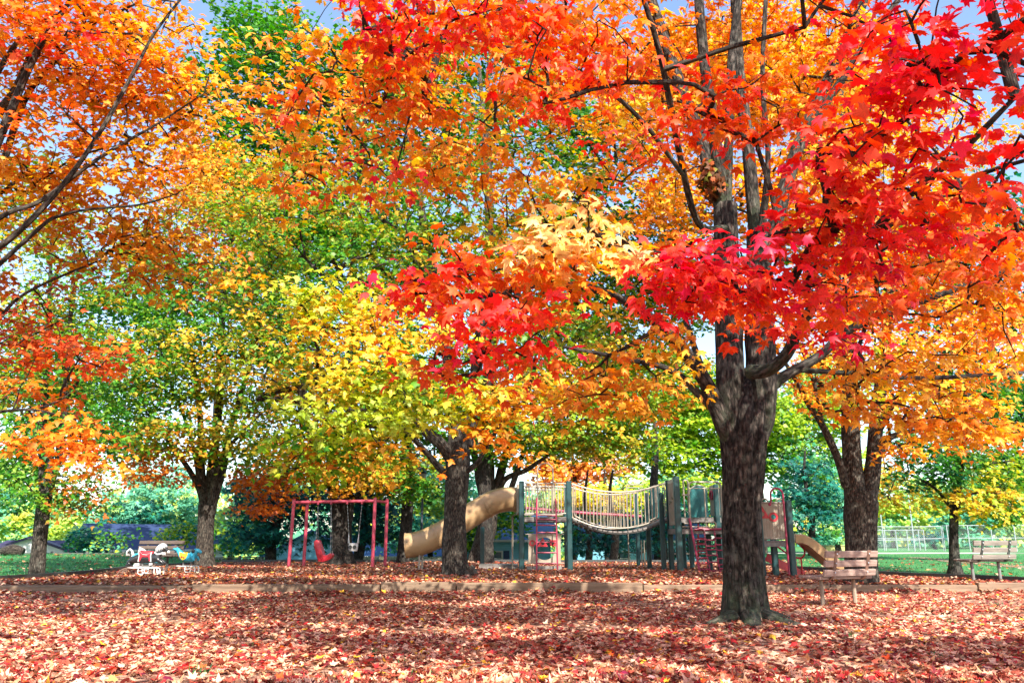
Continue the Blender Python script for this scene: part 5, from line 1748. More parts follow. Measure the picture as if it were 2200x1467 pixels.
c1 = at(697, 1185, ysw)
s1 = thing('reclining_swing', 'moulded red reclining swing seat hanging on dark chains', 'swing seat', c1)
prof_ = [(-.33, .36), (-.25, .40), (-.17, .36), (-.10, .16), (.0, -.10), (.10, -.16), (.19, -.10), (.27, -.05), (.31, -.10), (.28, -.20), (.16, -.27), (-.02, -.32), (-.16, -.30), (-.24, -.10), (-.30, .12), (-.34, .28)]
mb = MB()
Mx = Matrix.Translation(c1)
n_ = len(prof_)
vs = []
wd = [(-.17, .82), (-.15, 1.0), (0.0, .93), (.15, 1.0), (.17, .82)]
for (yy, k) in wd:
    vs += [Mx @ V((p[0] * k, yy, p[1] * k)) for p in prof_]
fs = [tuple(range(n_)), tuple(range(len(vs) - 1, len(vs) - 1 - n_, -1))]
for i in range(len(wd) - 1):
    for k in range(n_):
        k2 = (k + 1) % n_
        fs.append((i * n_ + k, i * n_ + k2, (i + 1) * n_ + k2, (i + 1) * n_ + k))
mb.add(vs, fs)
shell = mb.build('seat_shell', M['red_part'], s1)
for dx in (-.02, .06):
    m2 = MB()
    m2.tube([c1 + V((-.2 + dx, -.17, .12)), c1 + V((-.12 + dx, -.175, -.12)), c1 + V((-.02 + dx, -.17, -.22))], .012, 6)
    m2.build('rib', M['red_part'], shell)
for (h, q) in ((hang[0], (-.27, 0, .3)), (hang[1], (.24, 0, -.06))):
    chain(h + V((0, 0, -.1)), c1 + V(q) + V((0, .15, 0)), s1)
    chain(h + V((0, 0, -.1)), c1 + V(q) + V((0, -.15, 0)), s1)
c2 = at(759, 1174, ysw + .05)
s2 = thing('bucket_swing', 'small pale grey bucket swing seat hanging right of the dark twin trunk', 'swing seat', c2)
mb = MB()
prof_ = [(.13, -.14), (.15, -.10), (.165, .04), (.16, .12), (.145, .12), (.15, .04), (.135, -.09), (.12, -.12)]
mb.lathe(prof_, 18, Matrix.Translation(c2))
bk = mb.build('bucket', M['grey_rubber'], s2)
for sx in (-.07, .07):
    m2 = MB()
    o_ = ngon(.062, 16)
    m2.prism(o_, -.01, .01, Matrix.Translation(c2 + V((sx, -.158, -.01))))
    m2.build('leg_hole_dark', M['black'], bk, smooth=False)  # solid black disc stands for the dark inside the leg opening
for k, h in ((-1, hang[2]), (1, hang[3])):
    mb = MB()
    for yy in (-.1, .1):
        mb.tube([c2 + V((.155 * k, yy, .12)), c2 + V((.17 * k, 0, .42))], .012, 6)
    mb.build('strap', M['grey_rubber'], s2)
    chain(h + V((0, 0, -.1)), c2 + V((.17 * k, 0, .42)), s2)


# ------------------------------------------------------------------ benches
def bench(loc, rz, label, slat, metal, legm, group, length=1.16):
    t = thing('park_bench', label, 'bench', loc, rz, group)

    def b(name, mb, m, par=t, sm=False):
        return mb.build(name, M[m], par, world=False, smooth=sm)
    ln = R(14)
    for k, (z, l) in enumerate(((.535, length * .985), (.68, length), (.825, length))):
        mb = MB()
        mb.box((random.uniform(-.008, .008), -.02 - (z - .5) * math.tan(ln), z), (l, .042, .102), ch=.006, M=Matrix.Rotation(ln + random.uniform(-.01, .01), 4, 'X'))
        b('back_slat', mb, slat)
    for k in range(4):
        mb = MB()
        mb.box((random.uniform(-.008, .008), .09 + .115 * k, .452 + .004 * k), (length, .098, .042), ch=.006, M=Matrix.Rotation(random.uniform(-.008, .008), 4, 'X'))
        b('seat_slat', mb, slat)
    for sx in (-.5, .5):
        x = sx * length * .62
        mb = MB()
        pts = []
        for a in lin(0, 1, 8):
            q = R(-90 - 76 * a)
            pts.append(V((x, .10 + .14 * math.cos(q) , .565 + .14 * math.sin(q) - .005)))
        pts = [V((x, .5, .425)), V((x, .3, .424))] + pts
        tp = V((x, -.055 - .36 * math.tan(ln), .885))
        pts.append(tp)
        for p, q in zip(pts, pts[1:]):
            pass
        vs, fs = [], []
        for i, p in enumerate(pts):
            tt = (pts[min(i + 1, len(pts) - 1)] - pts[max(i - 1, 0)]).normalized()
            nn = V((1, 0, 0)).cross(tt).normalized()
            vs += [p + V((-.032, 0, 0)) - nn * .008, p + V((.032, 0, 0)) - nn * .008, p + V((.032, 0, 0)) + nn * .008, p + V((-.032, 0, 0)) + nn * .008]
        for i in range(len(pts) - 1):
            for k in range(4):
                k2 = (k + 1) % 4
                fs.append((i * 4 + k, i * 4 + k2, i * 4 + 4 + k2, i * 4 + 4 + k))
        fs += [(0, 1, 2, 3), tuple(len(vs) - 1 - k for k in range(4))]
        mb.add(vs, fs)
        br = b('bracket', mb, metal)
        for z in (.54, .685, .83):
            m2 = MB()
            m2.lathe([(.0, .0), (.013, .0), (.013, .008), (.006, .012), (0, .012)], 8, Matrix.Translation((x, -.058 - (z - .5) * math.tan(ln), z)) @ Matrix.Rotation(R(90), 4, 'X'))
            b('bolt', m2, 'galv', br, True)
        mb = MB()
        mb.tube([(x, .24, -.12), (x, .24, .42)], .034, 12)
        b('leg', mb, legm, t, True)
    return t


f1, f2 = gnd(1763, 1301, 0.02), gnd(1843, 1297, 0.02)
ax = (f2 - f1)
ang = math.atan2(ax.y, ax.x)
fw = V((-math.sin(ang), math.cos(ang), 0))
mid = (f1 + f2) / 2 - fw * .24
bench((mid.x, mid.y, gz(mid.x, mid.y) - .0), ang, 'weathered wooden bench with brown brackets in front of the timber edging', 'slat', 'steel_brown', 'wood_post', 'wooden park benches', 1.2)
f1, f2 = gnd(2087, 1247, .18), gnd(2156, 1248, .18)
ax = f2 - f1
mid = (f1 + f2) / 2 - V((-math.sin(.3), math.cos(.3), 0)) * .24
bench((mid.x, mid.y, gz(mid.x, mid.y)), .3, 'greyer wooden bench with dark brackets behind the timber edging at the right', 'slat_grey', 'steel_dark', 'steel_grey', 'wooden park benches', 1.22)
p = gnd(338, 1221, .25)
bench((p.x, p.y, gz(p.x, p.y)), R(170), 'dark brown wooden bench half hidden behind the spring horse', 'slat_dark', 'steel_dark', 'steel_dark', 'wooden park benches', 1.45)


# ------------------------------------------------------------------ spring riders
def skin_body(name, verts, edges, radii, mat, parent, sub=2, root=0):
    me = bpy.data.meshes.new(name)
    me.from_pydata(verts, edges, [])
    o = link(name, me, mat, parent)
    md = o.modifiers.new('skin', 'SKIN')
    for i, r in enumerate(radii):
        v = me.skin_vertices[0].data[i]
        v.radius = r if isinstance(r, tuple) else (r, r)
        v.use_root = (i == root)
    md.use_smooth_shade = True
    ms = o.modifiers.new('sub', 'SUBSURF')
    ms.levels = ms.render_levels = sub
    return o


def rider_frame(t, L=.74, z=.20, loop_x=0.0, stack=False):
    mb = MB()
    for yy in (-.13, .13):
        mb.tube([(-L / 2, yy, z), (L / 2 - .06, yy, z), (L / 2 - .015, yy, z - .02), (L / 2, yy, z - .07), (L / 2, yy, .03)], .016, 8)
    mb.tube([(-L / 2, -.13, z), (-L / 2, .13, z)], .015, 8)
    mb.tube([(.12, -.13, z), (.12, .13, z)], .015, 8)
    mb.tube([(-.12, -.13, z), (-.12, .13, z)], .015, 8)
    fr = mb.build('frame', M['white'], t, world=False)
    for yy in (-.16, .16):
        m2 = MB()
        pts = [(-L / 2 + .02 + .26 * math.cos(R(a)) - .0, yy, -.03 + .235 * math.sin(R(a))) for a in range(180, 60, -12)]
        m2.tube(pts, .016, 8)
        m2.build('spring', M['steel_brown'], t, world=False)
    for yy in (-.24, .24):
        m2 = MB()
        c = loop_x
        m2.tube([(c - .07, yy, z), (c - .085, yy, z - .05), (c - .085, yy, z - .12), (c - .06, yy, z - .15), (c + .05, yy, z - .15), (c + .08, yy, z - .11), (c + .085, yy, z)], .012, 8)
        m2.tube([(c - .085, yy, z - .07), (c + .08, yy, z - .06)], .009, 8)
        m2.tube([(c, yy * .55, z), (c, yy, z)], .012, 8)
        m2.build('foot_rest', M['white'], t, world=False)
    if stack:
        for zz in (.05, .09, .13):
            m2 = MB()
            m2.lathe([(.0, -.02), (.03, -.015), (.03, .015), (0, .02)], 10, Matrix.Translation((L / 2 - .045, -.13, zz)))
            m2.build('spacer', M['white'], fr, world=False)
    m2 = MB()
    for x in (-.09, .13):
        m2.tube([(x, 0, z), (x, 0, z + .13)], .02, 8)
    m2.tube([(-.09, 0, z + .02), (.13, 0, z + .02)], .015, 8)
    m2.build('mount', M['steel_grey'], t, world=False)


ph_ = gnd(312, 1230, .22)
zg = gz(ph_.x, ph_.y)
hz = thing('spring_horse', 'black horse spring rider with white mane and red saddle', 'spring rider', (ph_.x, ph_.y, zg), R(4), 'spring riders by the green maple')
rider_frame(hz, .84, .21, -.02, True)
v = [(-.02, 0, .44), (-.20, 0, .46), (-.33, 0, .47), (.14, 0, .45), (.26, 0, .49), (.34, 0, .60), (.37, 0, .70), (.44, 0, .71), (.52, 0, .645), (.55, 0, .62)]
e = [(0, 1), (1, 2), (0, 3), (3, 4), (4, 5), (5, 6), (6, 7), (7, 8), (8, 9)]
r_ = [.13, .135, .11, .13, .105, .08, .07, .068, .045, .04]
for s in (-1, 1):
    k = len(v)
    v += [(.30, .07 * s, .42), (.42, .085 * s, .36), (.48, .085 * s, .31), (.36, .085 * s, .285), (.28, .085 * s, .30)]
    e += [(4, k), (k, k + 1), (k + 1, k + 2), (k + 2, k + 3), (k + 3, k + 4)]
    r_ += [.06, .048, .042, .034, .03]
    k = len(v)
    v += [(-.36, .07 * s, .39), (-.45, .08 * s, .345), (-.37, .085 * s, .30), (-.50, .085 * s, .285)]
    e += [(2, k), (k, k + 1), (k + 1, k + 2), (k + 2, k + 3)]
    r_ += [.075, .05, .036, .03]
for s in (-1, 1):
    k = len(v)
    v += [(.41, .035 * s, .80)]
    e += [(6, k)]
    r_ += [.014]
body = skin_body('body', v, e, r_, M['black'], hz)
mane = skin_body('mane', [(.24, 0, .61), (.27, 0, .68), (.31, 0, .745), (.37, 0, .785), (.44, 0, .775), (.49, 0, .72)], [(i, i + 1) for i in range(5)], [(.05, .035), (.06, .07), (.06, .075), (.05, .07), (.045, .06), (.02, .03)], M['white'], hz)
for s in (-1, 1):
    for k in range(5):
        m2 = MB()
        m2.tube([(.29 + .035 * k, .055 * s, .75 + .006 * k), (.25 + .04 * k, .10 * s, .69 + .008 * k), (.255 + .04 * k, .095 * s, .60 + .02 * k)], [.022, .02, .006], 6)
        m2.build('mane_lock', M['white'], mane, world=False)
mz = MB()
mz.lathe([(.0, -.03), (.045, -.02), (.05, .02), (.0, .04)], 10, Matrix.Translation((.545, 0, .615)) @ Matrix.Rotation(R(70), 4, 'Y'))
mz.build('muzzle', M['white'], hz, world=False)
m2 = MB()
m2.tube([(.22, -.11, .60), (.28, -.10, .555), (.36, -.085, .56), (.43, -.07, .60)], .018, 6)
m2.tube([(.22, .11, .60), (.28, .10, .555), (.36, .085, .56), (.43, .07, .60)], .018, 6)
for k in range(4):
    m2.tube([(.40 + .025 * k, -.075, .60), (.41 + .028 * k, -.085, .54 - .01 * (k % 2))], [.016, .006], 6)
m2.build('chest_fringe', M['white'], hz, world=False)
for s in (-1, 1):
    m2 = MB()
    m2.lathe([(.0, -.008), (.016, -.004), (.016, .004), (0, .01)], 8, Matrix.Translation((.455, .068 * s, .725)) @ Matrix.Rotation(R(90), 4, 'X'))
    m2.build('eye', M['white'], hz, world=False)
tl_ = MB()
for k in range(4):
    tl_.tube([(-.36, (k - 1.5) * .03, .53), (-.385 - .01 * k, (k - 1.5) * .035, .64), (-.44 - .012 * k, (k - 1.5) * .04, .685), (-.50 - .01 * k, (k - 1.5) * .05, .62), (-.505 + .02 * k, (k - 1.5) * .05, .52)], [.02, .024, .026, .022, .008], 6)
tl_.build('tail', M['white'], hz, world=False)
sad = [(-.19, .67), (-.08, .56), (.05, .55), (.16, .615), (.15, .51), (.17, .37), (.13, .37), (.11, .49), (-.09, .49), (-.14, .37), (-.18, .37), (-.165, .51)]
cxs, czs = 0.0, .47
for s in (-1, 1):
    for (mt, k, dy) in (('white', 1.0, 0), ('red_part', .86, .006)):
        m2 = MB()
        poly = [((p[0] - (-.02)) * k - .02, (p[1] - czs) * k + czs) for p in sad]
        m2.prism(poly, .122 * s + dy * s, (.132 + dy) * s, Matrix())
        m2.build('saddle' if mt == 'red_part' else 'saddle_border', M[mt], hz, world=False, smooth=False)
m2 = MB()
m2.tube([(-.19, 0, .615), (-.1, 0, .575), (.05, 0, .565), (.16, 0, .60)], [.05, .07, .07, .04], 10)
m2.build('saddle_pad', M['red_part'], hz, world=False)
for (x, z_) in ((-.17, .29), (.16, .30)):
    for s in (-1, 1):
        m2 = MB()
        m2.lathe([(.0, -.04), (.035, -.036), (.04, 0), (.034, .036), (0, .04)], 10, Matrix.Translation((x, .11 * s, z_)) @ Matrix.Rotation(R(80), 4, 'Y'))
        m2.build('hoof', M['white'], hz, world=False)

pd_ = gnd(399, 1226, .22)
dl = thing('spring_dolphin', 'blue sea animal spring rider with yellow saddle next to the tree trunk', 'spring rider', (pd_.x, pd_.y, gz(pd_.x, pd_.y)), R(-3), 'spring riders by the green maple')
rider_frame(dl, .62, .19, .16)
v = [(-.02, 0, .40), (-.14, 0, .46), (-.22, 0, .56), (-.29, 0, .64), (-.35, 0, .66), (.12, 0, .42), (.20, 0, .53), (.235, 0, .61), (.30, 0, .62), (.38, 0, .565), (.41, 0, .555)]
e = [(0, 1), (1, 2), (2, 3), (3, 4), (0, 5), (5, 6), (6, 7), (7, 8), (8, 9), (9, 10)]
skin_body('body', v, e, [.13, .105, .07, (.045, .06), (.02, .07), .13, .115, .085, .07, .04, .028], M['cyan'], dl)
for s in (-1, 1):
    m2 = MB()
    m2.tube([(.16, .11 * s, .46), (.23, .15 * s, .42), (.27, .16 * s, .36), (.22, .15 * s, .325)], [.03, .045, .035, .012], 8)
    m2.build('flipper', M['cyan'], dl, world=False)
    m2 = MB()
    m2.lathe([(.0, -.006), (.055, -.004), (.05, .01), (0, .02)], 14, Matrix.Translation((.20, (.1) * s, .60)) @ Matrix.Rotation(R(-90 * s), 4, 'X'))
    m2.build('eye', M['black'], dl, world=False)
    m2 = MB()
    m2.prism([(-.17, .58), (-.03, .535), (.07, .575), (.06, .48), (.02, .40), (-.06, .36), (-.13, .41), (-.17, .50)], .125 * s, .137 * s, Matrix())
    sd_ = m2.build('saddle', M['yellow'], dl, world=False, smooth=False)
    for (x, z_) in ((-.09, .44), (-.03, .425)):
        m2 = MB()
        m2.lathe([(.0, 0), (.026, 0), (.022, .012), (0, .016)], 10, Matrix.Translation((x, .137 * s, z_)) @ Matrix.Rotation(R(-90 * s), 4, 'X'))
        m2.build('berry', M['red_part'], sd_, world=False)
for k in range(4):
    m2 = MB()
    m2.tube([(-.30, (k - 1.5) * .03, .63), (-.35 - .015 * k, (k - 1.5) * .05, .665 - .03 * k), (-.385, (k - 1.5) * .06, .60 - .035 * k + .06)], [.03, .025, .008], 6)
    m2.build('tail_fin', M['cyan'], dl, world=False)

pr_ = gnd(277, 1226, .26)
rk = thing('spring_rocket', 'sky blue rocket spring rider with white fins behind the black horse', 'spring rider', (pr_.x, pr_.y + .9, gz(pr_.x, pr_.y)), R(8), 'spring riders by the green maple')
rider_frame(rk, .6, .2, .1)
mb = MB()
mb.lathe([(.07, -.36), (.10, -.33), (.125, -.2), (.135, 0), (.12, .2), (.08, .34), (.035, .43), (0.0, .46)], 18, Matrix.Translation((.02, 0, .42)) @ Matrix.Rotation(R(97), 4, 'Y'))
mb.build('body', M['cyan'], rk, world=False)
mb = MB()
mb.prism([(-.22, .50), (-.18, .74), (-.06, .68), (.12, .53)], -.015, .015, Matrix())
mb.prism([(-.24, .36), (-.3, .22), (-.16, .22), (-.02, .32)], -.015, .015, Matrix())
mb.build('fin', M['white'], rk, world=False, smooth=False)
for s in (-1, 1):
    mb = MB()
    mb.prism([(.1, .1), (.42, .1), (.44, .16), (.2, .24)], -.015, .015, Matrix.Translation((0, .1 * s, .42)) @ Matrix.Rotation(R(90 + 50 * s), 4, 'X') @ Matrix.Translation((-.1, 0, -.1)))
    mb.build('side_fin', M['white'], rk, world=False, smooth=False)
mb = MB()
mb.lathe([(.09, -.03), (.1, 0), (.09, .03)], 14, Matrix.Translation((-.36, 0, .46)) @ Matrix.Rotation(R(97), 4, 'Y'))
mb.build('nozzle', M['black'], rk, world=False)
# ------------------------------------------------------------------ houses beyond the playground
def house(label, px, py_ground_hint, Y, w, d, ze, zr_, rz, wall, roof, windows=(), over=.35, name='house'):
    c = at(px, 1160, Y)
    z0 = gz(c.x, Y) - .3
    t = thing(name, label, 'house', (c.x, Y, z0), rz)
    he, hr = ze - z0, zr_ - z0
    mb = MB()
    x, y = w / 2, d / 2
    vs = [(-x, -y, 0), (x, -y, 0), (x, y, 0), (-x, y, 0), (-x, -y, he), (x, -y, he), (x, y, he), (-x, y, he), (-x, 0, hr - .08), (x, 0, hr - .08)]
    fs = [(0, 1, 5, 4), (2, 3, 7, 6), (1, 2, 6, 9, 5), (3, 0, 4, 8, 7), (4, 5, 9, 8), (6, 7, 8, 9)]
    mb.add(vs, fs)
    mb.build('wall', M[wall], t, world=False, smooth=False)
    sl_ = (hr - he) / y
    mb = MB()
    for s in (-1, 1):
        a = V((0, s * (y + over), he - sl_ * over + .05))
        b = V((0, 0, hr + .05))
        L = w + 2 * over
        mb.add([(-L / 2, a.y, a.z), (L / 2, a.y, a.z), (L / 2, b.y, b.z), (-L / 2, b.y, b.z), (-L / 2, a.y, a.z - .14), (L / 2, a.y, a.z - .14), (L / 2, b.y, b.z - .14), (-L / 2, b.y, b.z - .14)],
               [(0, 1, 2, 3), (4, 7, 6, 5), (0, 4, 5, 1), (1, 5, 6, 2), (3, 2, 6, 7), (0, 3, 7, 4)])
    rf = mb.build('roof', M[roof], t, world=False, smooth=False)
    m2 = MB()
    for s in (-1, 1):
        m2.box((0, s * (y + over + .06), he - sl_ * over - .02), (w + 2 * over, .1, .13))
    m2.build('gutter', M['white'], rf, world=False, smooth=False)
    for (side, u, zc, ww, hh, shut) in windows:
        zc -= z0
        if side == 'front':
            T = Matrix.Translation((u, -y - .02, zc))
        elif side == 'left':
            T = Matrix.Translation((-x - .02, u, zc)) @ Matrix.Rotation(R(-90), 4, 'Z')
        else:
            T = Matrix.Translation((x + .02, u, zc)) @ Matrix.Rotation(R(90), 4, 'Z')
        m2 = MB()
        o_, i_ = rect_hole(ww, hh, 1)
        fr = [(ww / 2, hh / 2), (-ww / 2, hh / 2), (-ww / 2, -hh / 2), (ww / 2, -hh / 2)]
        inn = [(a * (1 - .16 / ww) if True else a, b * (1 - .16 / hh)) for a, b in fr]
        m2.ring(fr, inn, -.04, .02, T)
        m2.box(T @ V((0, -.0, 0)), (ww - .1, .05, .05), M=T.to_3x3().to_4x4())
        wf = m2.build('window', M['white'], t, world=False, smooth=False)
        m2 = MB()
        m2.box(T @ V((0, .0, 0)), (ww - .1, .02, hh - .1), M=T.to_3x3().to_4x4())
        m2.build('pane', M['glass'], wf, world=False, smooth=False)
        if shut:
            for s in (-1, 1):
                m2 = MB()
                m2.box(T @ V((s * (ww / 2 + .2), -.0, 0)), (.34, .05, hh), M=T.to_3x3().to_4x4())
                m2.build('shutter', M['roof_blue'], wf, world=False, smooth=False)
    return t


house('low white house at the far left with its gable end facing the park', 72, 0, 52, 9, 6.4, .0, 1.25, R(118), 'siding_white', 'roof_dark')
house('low house with dark roof peeping out right of the white gable', 128, 0, 60, 7, 6, .1, 1.0, R(0), 'siding_white', 'roof_dark')
house('house with a broad slate blue roof behind the spring riders', 322, 0, 55, 7.8, 5.6, .62, 2.05, R(44), 'siding_white', 'roof_blue', [('left', 0, .2, .7, .9, False)])
house('pale blue house with long blue roof behind the swing', 835, 0, 58, 10.5, 7, .12, 1.35, R(-4), 'siding_blue', 'roof_mid', [('front', -.7, -.75, 1.0, .7, False), ('front', 2.6, -.75, 1.0, .7, False)])
house('pale blue house with gable end behind the left swing posts', 668, 0, 50, 7, 4.6, .35, 1.6, R(104), 'siding_blue', 'roof_mid', [('left', .4, -.5, .8, .9, False)])
house('pale blue sided house with shuttered window behind the slide', 1072, 0, 50, 6.0, 6, 1.2, 2.6, R(0), 'siding_blue', 'roof_mid', [('front', -.1, .05, .75, .85, True)])
house('pale blue house glimpsed under the sagging bridge', 1360, 0, 62, 9, 7, 1.15, 2.8, R(0), 'siding_blue', 'roof_mid', [('front', -1.2, -.2, .9, 1.0, False), ('front', 1.6, -.2, .9, 1.0, True)])


# ------------------------------------------------------------------ fences
def board_fence(label, a, b, ztop, h, mat, name='board_fence', cap=True, point=False):
    a, b = V((*a, 0)), V((*b, 0))
    t = thing(name, label, 'fence', (a.x, a.y, ztop - h))
    L = (b - a).length
    n = int(L / .15)
    mb = MB()
    for i in range(n):
        p = a.lerp(b, (i + .5) / n)
        zt_ = ztop + random.uniform(-.012, .012)
        mb.box((p.x, p.y, zt_ - h / 2), (.135, .022, h), rz=math.atan2(b.y - a.y, b.x - a.x) + random.uniform(-.01, .01))
        if point:
            mb.box((p.x, p.y, zt_ + .018), (.08, .022, .05), rz=math.atan2(b.y - a.y, b.x - a.x))
    mb.build('boards', M[mat], t, smooth=False, kind='stuff')
    if cap:
        mb = MB()
        mb.beam(V((a.x, a.y, ztop + .04)), V((b.x, b.y, ztop + .04)), .12, .05)
        mb.build('cap_rail', M[mat], t, smooth=False)
    m = int(L / 2.4) + 1
    for i in range(m + 1):
        p = a.lerp(b, i / m)
        mb = MB()
        mb.box((p.x, p.y - .07, ztop - h / 2 + .08), (.11, .11, h + .1), ch=.01)
        mb.build('fence_post', M[mat], t, smooth=False)
    return t


q0, q1, q2 = at(40, 1189, 41), at(430, 1189, 38), at(588, 1200, 40)
board_fence('dark board fence with flat cap behind the left lawn and spring riders', (q0.x, q0.y), (q1.x, q1.y), at(200, 1190, 40).z, 1.5, 'fence_dark')
board_fence('short dark board fence just left of the swing', (q1.x + .2, q1.y + .1), (q2.x, q2.y), at(520, 1199, 39).z, 1.5, 'fence_dark', cap=True)
q0, q1 = at(842, 1201, 46), at(962, 1197, 43)
board_fence('tan stockade fence seen under the end of the tube slide', (q0.x - 2.5, q0.y + .5), (q1.x, q1.y), at(900, 1197, 44).z, 1.6, 'fence_tan', cap=False, point=True)


def chain_fence(label, pxs, Y0, Y1, h, talls=(), mesh_span=None, mid=True):
    n = len(pxs)
    pts = []
    for i, px in enumerate(pxs):
        Y = Y0 + (Y1 - Y0) * i / (n - 1)
        c = at(px, 1160, Y)
        pts.append(V((c.x, Y, gz(c.x, Y))))
    t = thing('chain_link_fence', label, 'fence', pts[0])
    for i, p in enumerate(pts):
        hh = talls.get(i, h) if talls else h
        mb = MB()
        mb.tube([p - V((0, 0, .1)), p + V((0, 0, hh))], .05 if hh > h else .04, 8)
        mb.build('fence_post', M['galv'], t)
    for zz in ((h - .03, h * .5) if mid else (h - .03,)):
        mb = MB()
        mb.tube([p + V((0, 0, zz)) for p in pts], .03, 6)
        mb.build('fence_rail', M['galv'], t)
    mb = MB()
    for p, q in zip(pts, pts[1:]):
        L = (q - p).length
        k = int(L / .16)
        for j in range(-int(h / .16), k):
            for sgn in (0, 1):
                u0, u1 = j * .16, j * .16 + h
                z0_, z1_ = 0.0, h
                if u0 < 0:
                    z0_, u0 = -u0, 0
                if u1 > L:
                    z1_, u1 = h - (u1 - L), L
                if u1 <= u0:
                    continue
                d = (q - p) / L
                A_, B_ = p + d * u0, p + d * u1
                if sgn:
                    A_, B_ = p + d * (L - u0), p + d * (L - u1)
                A_, B_ = A_ + V((0, 0, z0_)), B_ + V((0, 0, z1_))
                w_ = V((0, 0, .004))
                mb.add([A_ - w_, B_ - w_, B_ + w_, A_ + w_], [(0, 1, 2, 3)])
    mb.build('wire_mesh', M['galv'], t, smooth=False, kind='stuff')
    return t


chain_fence('tall chain link backstop with high posts beyond the right lawn', [1868, 1898, 1963, 2025], 70, 69, 2.05, {1: 3.2, 2: 5.2})
chain_fence('closed grey chain link enclosure behind the backstop', [1880, 1902, 1926, 1950, 1975, 1986], 74, 73, 1.8)
chain_fence('long chain link fence with gate posts running to the right edge', [2028, 2037, 2082, 2132, 2182, 2235, 2290], 69, 66, 2.1)
c = at(1787, 1176, 60)
bx_ = thing('equipment_box', 'olive green box standing by the chain link fence behind the forked maple', 'box', (c.x, 60, gz(c.x, 60)))
mb = MB()
mb.box((c.x + .1, 60, .32), (1.4, .8, .64), ch=.03)
mb.build('box_body', M['box_green'], bx_, smooth=False)
mb = MB()
mb.box((c.x + .1, 60, .68), (1.5, .9, .07), ch=.02)
mb.build('lid', M['box_green'], bx_, smooth=False)

# lamp post
c = at(904, 1200, 35)
lp = thing('lamp_post', 'slim black lamp post with a small lantern left of the stout trunk', 'lamp post', (c.x, 35, gz(c.x, 35)))
zt_ = at(904, 1031, 35).z
mb = MB()
mb.tube([(c.x, 35, lp.location.z - .1), (c.x, 35, lp.location.z + .5), (c.x, 35, lp.location.z + .55), (c.x, 35, zt_)], [.09, .09, .055, .045], 10)
mb.build('pole', M['lamp_black'], lp)
mb = MB()
mb.lathe([(.05, 0), (.10, .02), (.17, .24), (.16, .24)], 6, Matrix.Translation((c.x, 35, zt_ + .02)))
mb.build('lantern_glass', M['lamp_glass'], lp, smooth=False)
mb = MB()
mb.lathe([(.19, .26), (.20, .30), (.12, .40), (.05, .43), (.03, .5), (0, .52)], 6, Matrix.Translation((c.x, 35, zt_ + .02)))
mb.lathe([(.04, -.04), (.1, 0), (.1, .02)], 6, Matrix.Translation((c.x, 35, zt_ + .02)))
mb.build('lantern_cap', M['lamp_black'], lp, smooth=False)

# weathered stump on the left bank
c = gnd(24, 1199, .35)
st_ = thing('tree_stump', 'low weathered stump lying on the grass at the left edge', 'stump', (c.x, c.y, gz(c.x, c.y)))
v_, f_, bc_ = [], [], []
limb_mesh(v_, f_, bc_, [(c.x - .38, c.y, st_.location.z + .14), (c.x, c.y, st_.location.z + .17), (c.x + .4, c.y + .05, st_.location.z + .13)], [.2, .24, .2], n=16, seed=4.0, rough=.2)
bark_object('log', v_, f_, bc_, M['bark'], st_, V(st_.location))

# ------------------------------------------------------------------ trees further back
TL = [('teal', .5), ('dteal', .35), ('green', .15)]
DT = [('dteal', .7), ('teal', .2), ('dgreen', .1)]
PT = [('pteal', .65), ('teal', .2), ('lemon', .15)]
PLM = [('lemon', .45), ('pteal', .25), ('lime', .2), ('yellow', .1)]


def far_tree(name, label, px, Y, trunk_r, top_py, blobs, kind='leaf', leaf=.24, cov=5.0, bark='bark_dark', group='trees beyond the playground', fork=False, tm=None):
    c = at(px, 1160, Y)
    z0 = gz(c.x, Y)
    top = at(px, top_py, Y).z
    n = 6
    tr = [(c.x + .12 * math.sin(i * 1.7 + px), Y, z0 - .2 + (top - z0) * i / (n - 1), trunk_r * (1 - .8 * i / (n - 1))) for i in range(n)]
    return make_tree(name, label, (c.x, Y, z0), tr, [], [B3(*b[:5], b[5] * cov, b[6], None, leaf) for b in blobs], leaf=leaf, per=20, sr=.75,
                     tmpl=tm or (NEEDLE if kind == 'needle' else (LEAF_FAR if Y > 26 else LEAF_STAR)), mat='needle' if kind == 'needle' else 'leaf', bark=bark, group=group, cat='pine tree' if kind == 'needle' else 'tree', seed=px * .013, tw_r=.009)


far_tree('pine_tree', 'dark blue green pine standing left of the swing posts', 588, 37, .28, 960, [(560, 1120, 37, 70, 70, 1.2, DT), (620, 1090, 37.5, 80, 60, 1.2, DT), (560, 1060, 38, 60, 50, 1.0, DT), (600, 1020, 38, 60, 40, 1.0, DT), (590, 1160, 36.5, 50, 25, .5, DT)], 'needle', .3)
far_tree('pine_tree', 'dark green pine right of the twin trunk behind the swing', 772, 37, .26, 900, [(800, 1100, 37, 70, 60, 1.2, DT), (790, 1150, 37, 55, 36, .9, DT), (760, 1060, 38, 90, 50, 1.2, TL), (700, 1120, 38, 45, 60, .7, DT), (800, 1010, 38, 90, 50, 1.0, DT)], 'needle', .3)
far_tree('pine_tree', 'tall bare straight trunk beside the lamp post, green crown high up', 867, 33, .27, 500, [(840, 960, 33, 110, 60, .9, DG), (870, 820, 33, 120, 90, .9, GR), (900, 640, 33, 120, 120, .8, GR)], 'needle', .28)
far_tree('tree', 'pale yellow green tree behind the tube slide and lamp', 925, 50, .2, 900, [(925, 1100, 50, 70, 70, 1.4, PLM), (860, 1130, 51, 60, 50, 1.0, PT), (940, 1040, 51, 100, 60, 1.0, PT), (1010, 1130, 46, 40, 60, .7, GR), (1075, 1110, 45, 60, 34, 1.2, [('green', .5), ('lime', .3), ('teal', .2)])], leaf=.26)
